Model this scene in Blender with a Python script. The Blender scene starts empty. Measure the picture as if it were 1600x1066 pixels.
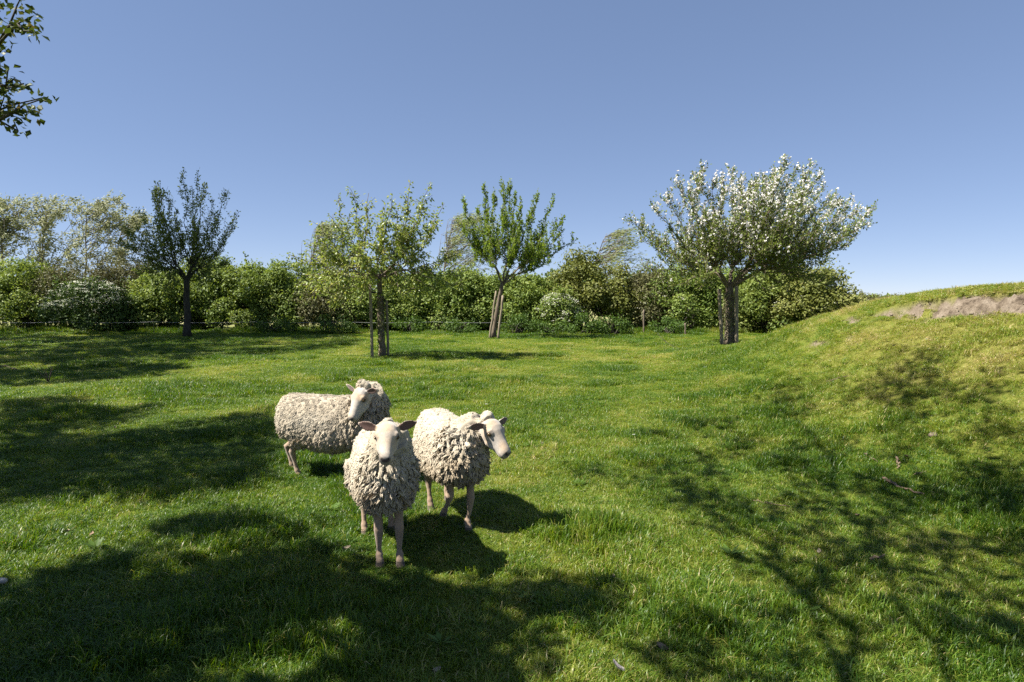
import bpy, math
import numpy as np
from mathutils import Vector, Matrix

scene = bpy.context.scene
COL = scene.collection
PI = math.pi

# ------------------------------------------------------------------ camera, sky, sun, exposure
CAM_H, FPX = 1.7, 950.0
PITCH = -math.atan(63 / FPX)
cam_data = bpy.data.cameras.new('camera')
cam_data.sensor_width = 36.0
cam_data.lens = 36.0 * FPX / 1600.0
cam_data.clip_start = 0.05
cam_data.clip_end = 6000
cam = bpy.data.objects.new('camera', cam_data)
COL.objects.link(cam)
cam.location = (0, 0, CAM_H)
cam.rotation_euler = (PI / 2 + PITCH, 0, 0)
scene.camera = cam

SUN_EL = math.radians(53)
SUN_H = np.array([-0.975, -0.22]); SUN_H = SUN_H / np.linalg.norm(SUN_H)
TO_SUN = np.array([SUN_H[0] * math.cos(SUN_EL), SUN_H[1] * math.cos(SUN_EL), math.sin(SUN_EL)])

world = bpy.data.worlds.new('World')
scene.world = world
world.use_nodes = True
wn = world.node_tree
bg = wn.nodes['Background']
sky = wn.nodes.new('ShaderNodeTexSky')
sky.sky_type = 'NISHITA'
sky.sun_disc = False
sky.sun_elevation = SUN_EL
sky.sun_rotation = math.atan2(SUN_H[0], SUN_H[1])
sky.altitude = 0
sky.air_density = 0.52
sky.dust_density = 0.0
sky.ozone_density = 3.0
gam = wn.nodes.new('ShaderNodeGamma'); gam.inputs['Gamma'].default_value = 0.50
hsv = wn.nodes.new('ShaderNodeHueSaturation'); hsv.inputs['Saturation'].default_value = 1.24
wn.links.new(sky.outputs['Color'], gam.inputs['Color'])
wn.links.new(gam.outputs['Color'], hsv.inputs['Color'])
mul = wn.nodes.new('ShaderNodeMix'); mul.data_type = 'RGBA'; mul.blend_type = 'MULTIPLY'; mul.inputs['Factor'].default_value = 1.0
mul.inputs['B'].default_value = (1.03, 1.01, 1.12, 1)
wn.links.new(hsv.outputs['Color'], mul.inputs['A'])
wn.links.new(mul.outputs['Result'], bg.inputs['Color'])
bg.inputs['Strength'].default_value = 0.110

sun_data = bpy.data.lights.new('sun', 'SUN')
sun_data.energy = 5.0
sun_data.angle = math.radians(0.55)
sun_data.color = (1.0, 0.95, 0.86)
sun = bpy.data.objects.new('sun', sun_data)
COL.objects.link(sun)
sun.location = (-20, -5, 30)
sun.rotation_euler = Vector(-TO_SUN).to_track_quat('-Z', 'Y').to_euler()

scene.view_settings.view_transform = 'Standard'
scene.view_settings.look = 'None'
scene.view_settings.gamma = 1.0
scene.view_settings.exposure = 1.45
scene.view_settings.use_curve_mapping = False
scene.render.engine = 'CYCLES'
scene.cycles.use_denoising = False
scene.cycles.max_bounces = 8
scene.cycles.transparent_max_bounces = 8

# ------------------------------------------------------------------ numeric helpers
RNG = np.random.default_rng(11)
FWD = np.array([0, math.cos(PITCH), math.sin(PITCH)])
UPV = np.array([0, -math.sin(PITCH), math.cos(PITCH)])
CAM = np.array([0, 0, CAM_H])


def unit(v):
    v = np.asarray(v, float)
    return v / np.maximum(np.linalg.norm(v, axis=-1, keepdims=True), 1e-9)


def ray(px, py):
    return FWD + ((px - 800) / FPX) * np.array([1.0, 0, 0]) + ((533 - py) / FPX) * UPV


def at(px, py, Y):
    """world point seen at a photograph position, Y metres down the field"""
    d = ray(px, py)
    return CAM + d * (Y / d[1])


def project(P):
    d = np.asarray(P, float) - CAM
    w = d @ FWD
    ws = np.where(np.abs(w) < 1e-6, 1e-6, w)
    return 800 + FPX * d[..., 0] / ws, 533 - FPX * (d @ UPV) / ws, w


def hash2(ix, iy, seed):
    n = (ix.astype(np.int64) * 374761393 + iy.astype(np.int64) * 668265263 + seed * 1442695041) & 0x7fffffff
    n = ((n ^ (n >> 13)) * 1274126177) & 0x7fffffff
    return ((n ^ (n >> 16)) & 0xffff) / 65535.0


def vnoise(x, y, seed=0):
    x = np.asarray(x, float); y = np.asarray(y, float)
    ix = np.floor(x); iy = np.floor(y)
    fx = x - ix; fy = y - iy
    fx = fx * fx * (3 - 2 * fx); fy = fy * fy * (3 - 2 * fy)
    a = hash2(ix, iy, seed); b = hash2(ix + 1, iy, seed)
    c = hash2(ix, iy + 1, seed); d = hash2(ix + 1, iy + 1, seed)
    return (a * (1 - fx) + b * fx) * (1 - fy) + (c * (1 - fx) + d * fx) * fy


def fbm(x, y, seed=0, octv=4):
    t = 0; amp = 0.5; s = 0
    for k in range(octv):
        t = t + amp * vnoise(x * 2 ** k, y * 2 ** k, seed + 17 * k); s += amp; amp *= 0.5
    return t / s


def sstep(a, b, x):
    t = np.clip((x - a) / (b - a), 0, 1)
    return t * t * (3 - 2 * t)


def in_poly(px, py, poly):
    px = np.asarray(px, float); py = np.asarray(py, float)
    inside = np.zeros(px.shape, bool)
    n = len(poly)
    for i in range(n):
        x1, y1 = poly[i]; x2, y2 = poly[(i + 1) % n]
        c = ((y1 > py) != (y2 > py)) & (px < (x2 - x1) * (py - y1) / ((y2 - y1) if y2 != y1 else 1e-9) + x1)
        inside ^= c
    return inside


# ------------------------------------------------------------------ terrain shape
def mound(x, y):
    r2 = ((x - 8.642) / 3.855) ** 2 + ((y - 8.722) / 8.196) ** 2
    return 1.947 * np.exp(-r2 ** 1.542)


def terrain_plain(x, y):
    x = np.asarray(x, float); y = np.asarray(y, float)
    near = np.exp(-((y - 10) / 40) ** 2)
    h = mound(x, y)
    h = h + near * (0.10 * (fbm(x * 0.35, y * 0.35, 3) - 0.5) + 0.05 * (fbm(x * 1.3, y * 1.3, 5, 3) - 0.5))
    return h


def sight(px, py, y):
    """height of the line of sight through px, py at distance y"""
    dy = FWD[1] + ((533 - py) / FPX) * UPV[1]; dz = FWD[2] + ((533 - py) / FPX) * UPV[2]
    return CAM_H + y * dz / dy


SC_PX = np.linspace(1340, 1760, 43)
SC_LO = np.interp(SC_PX, [1340, 1362, 1400, 1432, 1460, 1500, 1560, 1600, 1680], [497, 495, 498, 502, 502, 498, 494, 488, 482])
SC_HI = np.interp(SC_PX, [1340, 1362, 1400, 1440, 1480, 1530, 1570, 1680], [487, 485, 476, 467, 463, 459, 456, 449])
SC_CR = np.interp(SC_PX, [1340, 1400, 1450, 1500, 1550, 1600, 1680], [479, 467, 459, 453, 448, 446, 444])


def _scarp_foot():
    out = []
    ys = np.linspace(4, 14, 600)
    for px, py in zip(SC_PX, SC_LO):
        x = (px - 800) / FPX * ys * 1.002
        k = np.argmax(terrain_plain(x, ys) > sight(px, py, ys))
        out.append(ys[k])
    out = np.array(out)
    return np.convolve(np.pad(out, 3, 'edge'), np.ones(7) / 7, 'valid')


SC_Y = _scarp_foot()


def terrain0(x, y):
    x = np.asarray(x, float); y = np.asarray(y, float)
    z = terrain_plain(x, y)
    px = 800 + FPX * x / np.maximum(y * 1.002, 0.2)
    w = sstep(1350, 1400, px) * (1 - sstep(1720, 1760, px)) * (y > 4) * (y < 14)
    y1 = np.interp(px, SC_PX, SC_Y); lo = np.interp(px, SC_PX, SC_LO); hi = np.interp(px, SC_PX, SC_HI); cr = np.interp(px, SC_PX, SC_CR)
    z1 = sight(px, lo, y1)
    d = y - y1
    sl = 1.0
    # distance at which the steep face meets the sight line of its upper edge
    d2 = np.clip((sight(px, hi, y1) - z1) / (sl + 0.02), 0.05, 0.8)
    z2 = z1 + sl * d2
    zc = sight(px, cr, y1 + d2 + 0.9)
    zt = z2 + (zc - z2) * sstep(0, 0.9, d - d2)
    back = np.maximum(z, zc - 0.10 * np.maximum(0, d - d2 - 0.9))
    zz = np.where(d < d2, z1 + sl * d, np.where(d < d2 + 0.9, zt, np.minimum(back, sight(px, cr, y))))
    zz = np.where(d < 0, z, np.maximum(zz, 0))
    return z * (1 - w) + zz * w


BANK = [(1362, 494), (1400, 477), (1440, 468), (1480, 464), (1530, 460), (1570, 457), (1740, 449),
        (1740, 480), (1600, 487), (1560, 494), (1500, 497), (1445, 503), (1432, 500), (1415, 495), (1390, 496)]
PATCHES = [[(1255, 536), (1275, 530), (1290, 529), (1285, 540), (1262, 545)],
           [(1318, 525), (1338, 521), (1336, 529), (1322, 530)],
           [(1320, 500), (1345, 494), (1342, 502), (1325, 506)]]


def bare_mask(x, y, z):
    P = np.stack([x, y, z], -1)
    px, py, w = project(P)
    jx = px + 24 * (fbm(x * 3.1, y * 3.1, 41, 3) - 0.5)
    jy = py + 13 * (fbm(x * 4.3, y * 4.3, 43, 3) - 0.5)
    ok = (w > 5) & (y < 12.5) & (x > 4)
    m = in_poly(jx, jy, BANK)
    tuft = ((px - 1449) / 9.0) ** 2 + ((py - 489) / 9.0) ** 2 < 1
    m &= ~tuft
    for q in PATCHES:
        m |= in_poly(jx, jy, q)
    return (m & ok).astype(float)


def terrain(x, y):
    z = terrain0(x, y)
    b = bare_mask(x, y, z)
    x = np.asarray(x, float); y = np.asarray(y, float)
    rough = 0.20 * (fbm(x * 3.0, y * 3.0, 47, 5) - 0.35) + 0.16 * np.abs(fbm(x * 5.0, y * 5.0, 49, 4) - 0.5) * 2
    for bx, by, br in BURROWS:
        rough = rough + 0.3 * np.exp(-(((x - bx) / br) ** 2 + ((y - by) / (br * 1.3)) ** 2) ** 2)
    return z - b * (0.025 + rough)


BURROWS = []


def ground_hit(px, py):
    d = ray(px, py)
    ts = np.geomspace(1.0, 120, 260)
    P = CAM + ts[:, None] * d
    below = P[:, 2] < terrain0(P[:, 0], P[:, 1])
    if not below.any():
        return P[-1]
    k = int(np.argmax(below))
    a = ts[max(k - 1, 0)]; b = ts[k]
    for _ in range(12):
        m = (a + b) / 2; q = CAM + m * d
        if q[2] < terrain0(q[0], q[1]): b = m
        else: a = m
    q = CAM + b * d
    q[2] = terrain0(q[0], q[1])
    return q


for _px, _py, _r in ((1553, 475, 0.13), (1487, 493, 0.07), (1530, 480, 0.06)):
    _g = ground_hit(_px, _py)
    BURROWS.append((_g[0], _g[1], _r))


def tz(x, y):
    return float(terrain0(np.array([x]), np.array([y]))[0])


def shade_src(px, py, h):
    """the point h metres up whose shadow falls on the ground seen at px, py"""
    g = ground_hit(px, py)
    return g + TO_SUN * (h / TO_SUN[2])


# ------------------------------------------------------------------ mesh helpers
def make_mesh(name, verts, faces, smooth=False):
    """faces: list of arrays (n,k) of equal width, or one array"""
    if isinstance(faces, np.ndarray):
        faces = [faces]
    me = bpy.data.meshes.new(name)
    verts = np.asarray(verts, np.float32)
    me.vertices.add(len(verts))
    me.vertices.foreach_set('co', verts.ravel())
    fl = [np.asarray(f, np.int32) for f in faces if len(f)]
    idx = np.concatenate([f.ravel() for f in fl])
    tot = np.concatenate([np.full(len(f), f.shape[1], np.int32) for f in fl])
    start = np.concatenate([[0], np.cumsum(tot)[:-1]]).astype(np.int32)
    me.loops.add(len(idx))
    me.loops.foreach_set('vertex_index', idx)
    me.polygons.add(len(tot))
    me.polygons.foreach_set('loop_start', start)
    me.polygons.foreach_set('loop_total', tot)
    if smooth:
        me.polygons.foreach_set('use_smooth', np.ones(len(tot), bool))
    me.update(calc_edges=True)
    me.validate()
    return me


def add_float(me, name, vals):
    a = me.attributes.new(name, 'FLOAT', 'POINT')
    a.data.foreach_set('value', np.asarray(vals, np.float32))


def add_color(me, name, cols):
    a = me.attributes.new(name, 'FLOAT_COLOR', 'POINT')
    c = np.ones((len(cols), 4), np.float32); c[:, :3] = cols
    a.data.foreach_set('color', c.ravel())


def link(name, me, mat, parent=None):
    o = bpy.data.objects.new(name, me)
    COL.objects.link(o)
    if me is not None and mat is not None and not me.materials:
        me.materials.append(mat)
    if parent is not None:
        o.parent = parent
    return o


def tag(o, label=None, cat=None, group=None, kind=None):
    if label: o['label'] = label
    if cat: o['category'] = cat
    if group: o['group'] = group
    if kind: o['kind'] = kind
    return o


def empty(name, loc, label, cat, group=None):
    o = bpy.data.objects.new(name, None)
    o.empty_display_size = 0.2
    COL.objects.link(o)
    o.location = [float(v) for v in loc]
    tag(o, label, cat, group)
    return o


class Geo:
    """collects tubes into one vertex/face store"""
    def __init__(self):
        self.v = []; self.q = []; self.t = []; self.n = 0

    def tube(self, pts, rad, seg=6, flat=1.0):
        pts = np.asarray(pts, float); n = len(pts)
        rad = np.broadcast_to(np.asarray(rad, float), (n,))
        tan = np.gradient(pts, axis=0); tan = unit(tan)
        ref = np.array([0, 0, 1.0]) if abs(tan[0][2]) < 0.9 else np.array([1.0, 0, 0])
        u = unit(np.cross(tan[0], ref)); ang = np.linspace(0, 2 * PI, seg, endpoint=False)
        rings = []
        for k in range(n):
            u = unit(u - tan[k] * np.dot(u, tan[k])); w = np.cross(tan[k], u)
            rings.append(pts[k] + rad[k] * (np.cos(ang)[:, None] * u + flat * np.sin(ang)[:, None] * w))
        v = np.concatenate(rings + [pts[:1], pts[-1:]])
        b = self.n; i = np.arange(seg); j = (i + 1) % seg
        for k in range(n - 1):
            self.q.append(np.stack([b + k * seg + i, b + k * seg + j, b + (k + 1) * seg + j, b + (k + 1) * seg + i], 1))
        self.t.append(np.stack([b + j, b + i, np.full(seg, b + n * seg)], 1))
        self.t.append(np.stack([b + (n - 1) * seg + i, b + (n - 1) * seg + j, np.full(seg, b + n * seg + 1)], 1))
        self.v.append(v); self.n += len(v)

    def loft(self, rings):
        seg = len(rings[0]); n = len(rings)
        v = np.concatenate(list(rings) + [rings[0].mean(0)[None], rings[-1].mean(0)[None]])
        b = self.n; i = np.arange(seg); j = (i + 1) % seg
        for k in range(n - 1):
            self.q.append(np.stack([b + k * seg + i, b + k * seg + j, b + (k + 1) * seg + j, b + (k + 1) * seg + i], 1))
        self.t.append(np.stack([b + j, b + i, np.full(seg, b + n * seg)], 1))
        self.t.append(np.stack([b + (n - 1) * seg + i, b + (n - 1) * seg + j, np.full(seg, b + n * seg + 1)], 1))
        self.v.append(v); self.n += len(v)

    def mesh(self, name, smooth=True):
        return make_mesh(name, np.concatenate(self.v), [np.concatenate(self.q), np.concatenate(self.t)], smooth)


def leaf_mesh(name, pos, axis, nrm, length, width, tint, fold=0.18):
    """one folded four-cornered leaf for each position"""
    pos = np.asarray(pos, float); n = len(pos)
    axis = unit(axis); side = unit(np.cross(axis, nrm)); nn = np.cross(side, axis)
    L = np.broadcast_to(length, (n,))[:, None]; W = np.broadcast_to(width, (n,))[:, None]
    v = np.empty((n, 4, 3))
    v[:, 0] = pos
    v[:, 1] = pos + axis * L * 0.48 - side * W * 0.5 + nn * W * fold
    v[:, 2] = pos + axis * L
    v[:, 3] = pos + axis * L * 0.48 + side * W * 0.5 + nn * W * fold
    b = np.arange(n)[:, None] * 4
    f = np.concatenate([b + [0, 3, 2], b + [0, 2, 1]])
    me = make_mesh(name, v.reshape(-1, 3), f)
    add_float(me, 'tint', np.repeat(np.broadcast_to(tint, (n,)), 4))
    return me


def rand_unit(n, rng):
    return unit(rng.normal(size=(n, 3)))


# ------------------------------------------------------------------ materials
def new_mat(name):
    m = bpy.data.materials.new(name); m.use_nodes = True
    nt = m.node_tree
    for nd in list(nt.nodes):
        nt.nodes.remove(nd)
    out = nt.nodes.new('ShaderNodeOutputMaterial')
    return m, nt, out


def ramp(nt, stops, fac):
    r = nt.nodes.new('ShaderNodeValToRGB')
    e = r.color_ramp.elements
    e[0].position, e[0].color = stops[0][0], (*stops[0][1], 1)
    e[1].position, e[1].color = stops[-1][0], (*stops[-1][1], 1)
    for p, c in stops[1:-1]:
        x = e.new(p); x.color = (*c, 1)
    nt.links.new(fac, r.inputs['Fac'])
    return r.outputs['Color']


def attr(nt, name, kind='GEOMETRY'):
    a = nt.nodes.new('ShaderNodeAttribute'); a.attribute_name = name; a.attribute_type = kind
    return a


def leafy(name, stops, transl=0.35, rough=0.55, spec=0.25, src='tint', kind='GEOMETRY', vary=None):
    m, nt, out = new_mat(name)
    a = attr(nt, src, kind)
    fac = a.outputs['Fac']
    if vary:
        v = attr(nt, vary)
        md = nt.nodes.new('ShaderNodeMath'); md.operation = 'ADD'; md.use_clamp = True
        nt.links.new(fac, md.inputs[0]); nt.links.new(v.outputs['Fac'], md.inputs[1])
        fac = md.outputs[0]
    col = ramp(nt, stops, fac)
    p = nt.nodes.new('ShaderNodeBsdfPrincipled')
    p.inputs['Roughness'].default_value = rough
    p.inputs['Specular IOR Level'].default_value = spec
    nt.links.new(col, p.inputs['Base Color'])
    tr = nt.nodes.new('ShaderNodeBsdfTranslucent')
    hs = nt.nodes.new('ShaderNodeHueSaturation')
    hs.inputs['Hue'].default_value = 0.485
    hs.inputs['Saturation'].default_value = 1.1
    hs.inputs['Value'].default_value = 1.5
    nt.links.new(col, hs.inputs['Color'])
    nt.links.new(hs.outputs['Color'], tr.inputs['Color'])
    mx = nt.nodes.new('ShaderNodeMixShader'); mx.inputs['Fac'].default_value = transl
    nt.links.new(p.outputs[0], mx.inputs[1]); nt.links.new(tr.outputs[0], mx.inputs[2])
    nt.links.new(mx.outputs[0], out.inputs['Surface'])
    return m


def noisy(name, stops, scale=8.0, rough=0.85, bump=0.3, stretch=(1, 1, 1), detail=6, coord='Object'):
    m, nt, out = new_mat(name)
    tc = nt.nodes.new('ShaderNodeTexCoord'); mp = nt.nodes.new('ShaderNodeMapping')
    mp.inputs['Scale'].default_value = stretch
    nt.links.new(tc.outputs[coord], mp.inputs['Vector'])
    nz = nt.nodes.new('ShaderNodeTexNoise')
    nz.inputs['Scale'].default_value = scale; nz.inputs['Detail'].default_value = detail
    nt.links.new(mp.outputs['Vector'], nz.inputs['Vector'])
    col = ramp(nt, stops, nz.outputs['Fac'])
    p = nt.nodes.new('ShaderNodeBsdfPrincipled')
    p.inputs['Roughness'].default_value = rough; p.inputs['Specular IOR Level'].default_value = 0.2
    nt.links.new(col, p.inputs['Base Color'])
    bp = nt.nodes.new('ShaderNodeBump'); bp.inputs['Strength'].default_value = bump; bp.inputs['Distance'].default_value = 0.02
    nt.links.new(nz.outputs['Fac'], bp.inputs['Height']); nt.links.new(bp.outputs['Normal'], p.inputs['Normal'])
    nt.links.new(p.outputs[0], out.inputs['Surface'])
    return m


def vcol(name, rough=0.7, sss=0.0, sheen=0.0, nscale=60, namp=0.25, spec=0.2):
    m, nt, out = new_mat(name)
    a = attr(nt, 'col')
    tc = nt.nodes.new('ShaderNodeTexCoord')
    nz = nt.nodes.new('ShaderNodeTexNoise'); nz.inputs['Scale'].default_value = nscale; nz.inputs['Detail'].default_value = 4
    nt.links.new(tc.outputs['Object'], nz.inputs['Vector'])
    mr = nt.nodes.new('ShaderNodeMapRange')
    mr.inputs['To Min'].default_value = 1 - namp; mr.inputs['To Max'].default_value = 1 + namp
    nt.links.new(nz.outputs['Fac'], mr.inputs['Value'])
    mul = nt.nodes.new('ShaderNodeMix'); mul.data_type = 'RGBA'; mul.blend_type = 'MULTIPLY'; mul.inputs['Factor'].default_value = 1
    nt.links.new(a.outputs['Color'], mul.inputs['A']); nt.links.new(mr.outputs['Result'], mul.inputs['B'])
    p = nt.nodes.new('ShaderNodeBsdfPrincipled')
    p.inputs['Roughness'].default_value = rough; p.inputs['Specular IOR Level'].default_value = spec
    p.inputs['Sheen Weight'].default_value = sheen
    nt.links.new(mul.outputs['Result'], p.inputs['Base Color'])
    nt.links.new(p.outputs[0], out.inputs['Surface'])
    return m


M = {}
M['grass'] = leafy('grass_blades', [(0, (0.042, 0.100, 0.008)), (0.3, (0.115, 0.195, 0.017)), (0.55, (0.215, 0.255, 0.034)),
                                    (0.78, (0.31, 0.295, 0.075)), (1, (0.46, 0.37, 0.19))], 0.42, 0.42, 0.4, 'dry', 'INSTANCER', vary='tint')
M['leaf_hedge'] = leafy('leaf_hedge', [(0, (0.075, 0.125, 0.020)), (0.5, (0.155, 0.215, 0.042)), (1, (0.28, 0.32, 0.095))], 0.32)
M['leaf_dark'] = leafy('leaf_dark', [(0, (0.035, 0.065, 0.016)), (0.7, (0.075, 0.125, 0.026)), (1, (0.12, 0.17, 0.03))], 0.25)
M['leaf_olive'] = leafy('leaf_olive', [(0, (0.08, 0.10, 0.02)), (0.5, (0.15, 0.17, 0.035)), (1, (0.24, 0.23, 0.07))], 0.28)
M['leaf_brown'] = leafy('leaf_brown', [(0, (0.07, 0.065, 0.03)), (0.5, (0.11, 0.115, 0.04)), (1, (0.17, 0.15, 0.07))], 0.2)
M['leaf_pear'] = leafy('leaf_pear', [(0, (0.10, 0.155, 0.025)), (0.5, (0.205, 0.26, 0.05)), (1, (0.38, 0.38, 0.13))], 0.35, 0.4, 0.4)
M['leaf_bright'] = leafy('leaf_bright', [(0, (0.085, 0.145, 0.02)), (0.6, (0.17, 0.25, 0.036)), (1, (0.25, 0.32, 0.06))], 0.35)
M['leaf_apple'] = leafy('leaf_apple', [(0, (0.08, 0.125, 0.022)), (0.6, (0.165, 0.21, 0.044)), (1, (0.26, 0.28, 0.085))], 0.30)
M['leaf_poplar'] = leafy('leaf_poplar', [(0, (0.13, 0.16, 0.06)), (0.5, (0.24, 0.26, 0.13)), (1, (0.46, 0.46, 0.34))], 0.35)
M['leaf_willow'] = leafy('leaf_willow', [(0, (0.14, 0.17, 0.05)), (0.5, (0.23, 0.27, 0.10)), (1, (0.36, 0.39, 0.22))], 0.35)
M['leaf_maple'] = leafy('leaf_maple', [(0, (0.03, 0.05, 0.012)), (0.6, (0.06, 0.085, 0.016)), (1, (0.12, 0.10, 0.03))], 0.22)
M['leaf_nettle'] = leafy('leaf_nettle', [(0, (0.04, 0.08, 0.012)), (1, (0.10, 0.17, 0.03))], 0.3)
M['blossom'] = leafy('blossom', [(0, (0.66, 0.62, 0.60)), (0.5, (0.78, 0.76, 0.74)), (1, (0.85, 0.84, 0.82))], 0.3)
M['umbel'] = leafy('umbel', [(0, (0.55, 0.56, 0.42)), (1, (0.80, 0.80, 0.70))], 0.25)
M['ivy'] = leafy('ivy', [(0, (0.05, 0.075, 0.02)), (0.5, (0.14, 0.15, 0.055)), (1, (0.34, 0.29, 0.18))], 0.2)
M['bark'] = noisy('bark', [(0.3, (0.07, 0.054, 0.038)), (0.55, (0.15, 0.12, 0.088)), (0.75, (0.24, 0.20, 0.155))], 9, 0.9, 0.6, (3, 3, 0.6))
M['bark_dark'] = noisy('bark_dark', [(0.3, (0.022, 0.020, 0.015)), (0.6, (0.055, 0.050, 0.038)), (0.8, (0.10, 0.09, 0.07))], 9, 0.9, 0.6, (3, 3, 0.6))
M['bark_grey'] = noisy('bark_grey', [(0.3, (0.12, 0.10, 0.075)), (0.6, (0.22, 0.19, 0.15)), (0.8, (0.32, 0.29, 0.24))], 9, 0.9, 0.5, (3, 3, 0.6))
M['twig'] = noisy('dry_twig', [(0.3, (0.09, 0.062, 0.042)), (0.6, (0.18, 0.13, 0.09)), (0.8, (0.26, 0.20, 0.15))], 30, 0.85, 0.4)
M['stake'] = noisy('stake_wood', [(0.3, (0.13, 0.10, 0.068)), (0.55, (0.24, 0.20, 0.14)), (0.8, (0.34, 0.295, 0.225))], 7, 0.9, 0.6, (6, 6, 0.5))
M['black'] = noisy('black_plastic', [(0.3, (0.018, 0.018, 0.02)), (0.7, (0.035, 0.035, 0.036))], 20, 0.5, 0.05)
M['wire'] = noisy('pale_wire', [(0.3, (0.35, 0.36, 0.36)), (0.7, (0.5, 0.5, 0.5))], 30, 0.5, 0.05)
M['stone'] = noisy('pale_stone', [(0.3, (0.26, 0.25, 0.23)), (0.7, (0.44, 0.42, 0.39))], 25, 0.85, 0.5)
M['feather'] = noisy('feather', [(0.3, (0.28, 0.25, 0.24)), (0.7, (0.40, 0.37, 0.36))], 60, 0.7, 0.2)
M['chip'] = noisy('wood_chip', [(0.3, (0.2, 0.155, 0.105)), (0.7, (0.36, 0.30, 0.22))], 40, 0.85, 0.4)
M['deadleaf'] = noisy('dead_leaf', [(0.3, (0.14, 0.095, 0.058)), (0.7, (0.28, 0.205, 0.13))], 60, 0.8, 0.3)
M['soil_clod'] = noisy('soil_clod', [(0.35, (0.13, 0.10, 0.072)), (0.6, (0.20, 0.162, 0.122)), (0.8, (0.28, 0.235, 0.185))], 30, 0.95, 0.6)
M['skin'] = vcol('sheep_skin', 0.85, sheen=0.3, nscale=110, namp=0.34, spec=0.1)
M['wool'] = vcol('wool', 0.95, sheen=0.25, nscale=70, namp=0.22, spec=0.05)
M['eye'] = noisy('eye', [(0.3, (0.05, 0.032, 0.018)), (0.7, (0.11, 0.075, 0.035))], 120, 0.15, 0.0)
M['eartag'] = noisy('ear_tag', [(0.3, (0.50, 0.62, 0.48)), (0.7, (0.62, 0.72, 0.58))], 20, 0.4, 0.0)


def ground_material():
    m, nt, out = new_mat('meadow_ground')
    geo = nt.nodes.new('ShaderNodeNewGeometry')

    def noise(scale, detail=6, rough=0.6):
        n = nt.nodes.new('ShaderNodeTexNoise')
        n.inputs['Scale'].default_value = scale; n.inputs['Detail'].default_value = detail; n.inputs['Roughness'].default_value = rough
        nt.links.new(geo.outputs['Position'], n.inputs['Vector'])
        return n.outputs['Fac']

    def mix(fac, a, b):
        x = nt.nodes.new('ShaderNodeMix'); x.data_type = 'RGBA'
        nt.links.new(fac, x.inputs['Factor']); nt.links.new(a, x.inputs['A']); nt.links.new(b, x.inputs['B'])
        return x.outputs['Result']
    fine = noise(38, 8, 0.7)
    green = ramp(nt, [(0.3, (0.04, 0.07, 0.007)), (0.5, (0.085, 0.125, 0.012)), (0.68, (0.16, 0.17, 0.03))], fine)
    dryc = ramp(nt, [(0.3, (0.09, 0.085, 0.018)), (0.5, (0.17, 0.15, 0.038)), (0.7, (0.26, 0.21, 0.08))], fine)
    soil = ramp(nt, [(0.38, (0.04, 0.029, 0.02)), (0.47, (0.14, 0.110, 0.080)), (0.56, (0.20, 0.162, 0.122)), (0.72, (0.28, 0.235, 0.185))], noise(5, 12, 0.82))
    field = ramp(nt, [(0.35, (0.16, 0.17, 0.06)), (0.65, (0.28, 0.26, 0.12))], noise(0.05, 5))
    c = mix(attr(nt, 'dry').outputs['Fac'], green, dryc)
    c = mix(attr(nt, 'far').outputs['Fac'], c, field)
    c = mix(attr(nt, 'bare').outputs['Fac'], c, soil)
    p = nt.nodes.new('ShaderNodeBsdfPrincipled')
    p.inputs['Roughness'].default_value = 0.95; p.inputs['Specular IOR Level'].default_value = 0.1
    nt.links.new(c, p.inputs['Base Color'])
    bp = nt.nodes.new('ShaderNodeBump'); bp.inputs['Strength'].default_value = 0.8; bp.inputs['Distance'].default_value = 0.05
    nt.links.new(noise(22, 8, 0.7), bp.inputs['Height']); nt.links.new(bp.outputs['Normal'], p.inputs['Normal'])
    nt.links.new(p.outputs[0], out.inputs['Surface'])
    return m


# ------------------------------------------------------------------ ground
def lush_field(x, y):
    return sstep(0.52, 0.70, fbm(x * 0.8 + 5, y * 0.8, 61, 4)) * (1 - sstep(0.15, 0.9, mound(x, y)))


def dry_field(x, y):
    m = sstep(0.05, 1.2, mound(x, y))
    n = fbm(x * 0.55, y * 0.55, 21, 4)
    n2 = fbm(x * 2.3, y * 2.3, 23, 3)
    d = 0.30 + 0.80 * (n - 0.5) + 0.42 * (n2 - 0.5) + 0.27 * m - 0.12 * lush_field(x, y) - 0.07 * sstep(2, -3, x)
    return np.clip(d, 0, 1)


def spaced(segs):
    out = []
    for a, b, st in segs:
        out.append(np.arange(a, b, st))
    return np.unique(np.concatenate(out + [[segs[-1][1]]]))


def build_ground():
    xs = spaced([(-3000, -600, 300), (-600, -120, 40), (-120, -40, 8), (-40, -12, 1.0), (-12, 4, 0.2), (4, 13, 0.065), (13, 22, 0.6), (22, 60, 4), (60, 300, 30), (300, 3000, 300)])
    ys = spaced([(-400, -60, 60), (-60, -10, 5), (-10, 1, 0.6), (1, 6, 0.14), (6, 10, 0.045), (10, 13, 0.1), (13, 22, 0.2), (22, 40, 0.6), (40, 120, 5), (120, 500, 40), (500, 4500, 400)])
    X, Y = np.meshgrid(xs, ys)
    z0 = terrain0(X, Y); b = bare_mask(X, Y, z0)
    Z = terrain(X, Y)
    nx = len(xs); ny = len(ys)
    v = np.stack([X, Y, Z], -1).reshape(-1, 3)
    i = np.arange(ny - 1)[:, None] * nx + np.arange(nx - 1)[None, :]
    i = i.ravel()
    f = np.stack([i, i + 1, i + nx + 1, i + nx], 1)
    me = make_mesh('meadow', v, f, True)
    add_float(me, 'bare', b.ravel())
    add_float(me, 'dry', dry_field(X, Y).ravel())
    far = np.maximum(sstep(36, 44, Y), 0)
    add_float(me, 'far', far.ravel())
    o = link('meadow_ground', me, ground_material())
    tag(o, 'green pasture rising into a grassy mound with a bare earth bank', None, None, 'structure')


build_ground()


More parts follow.
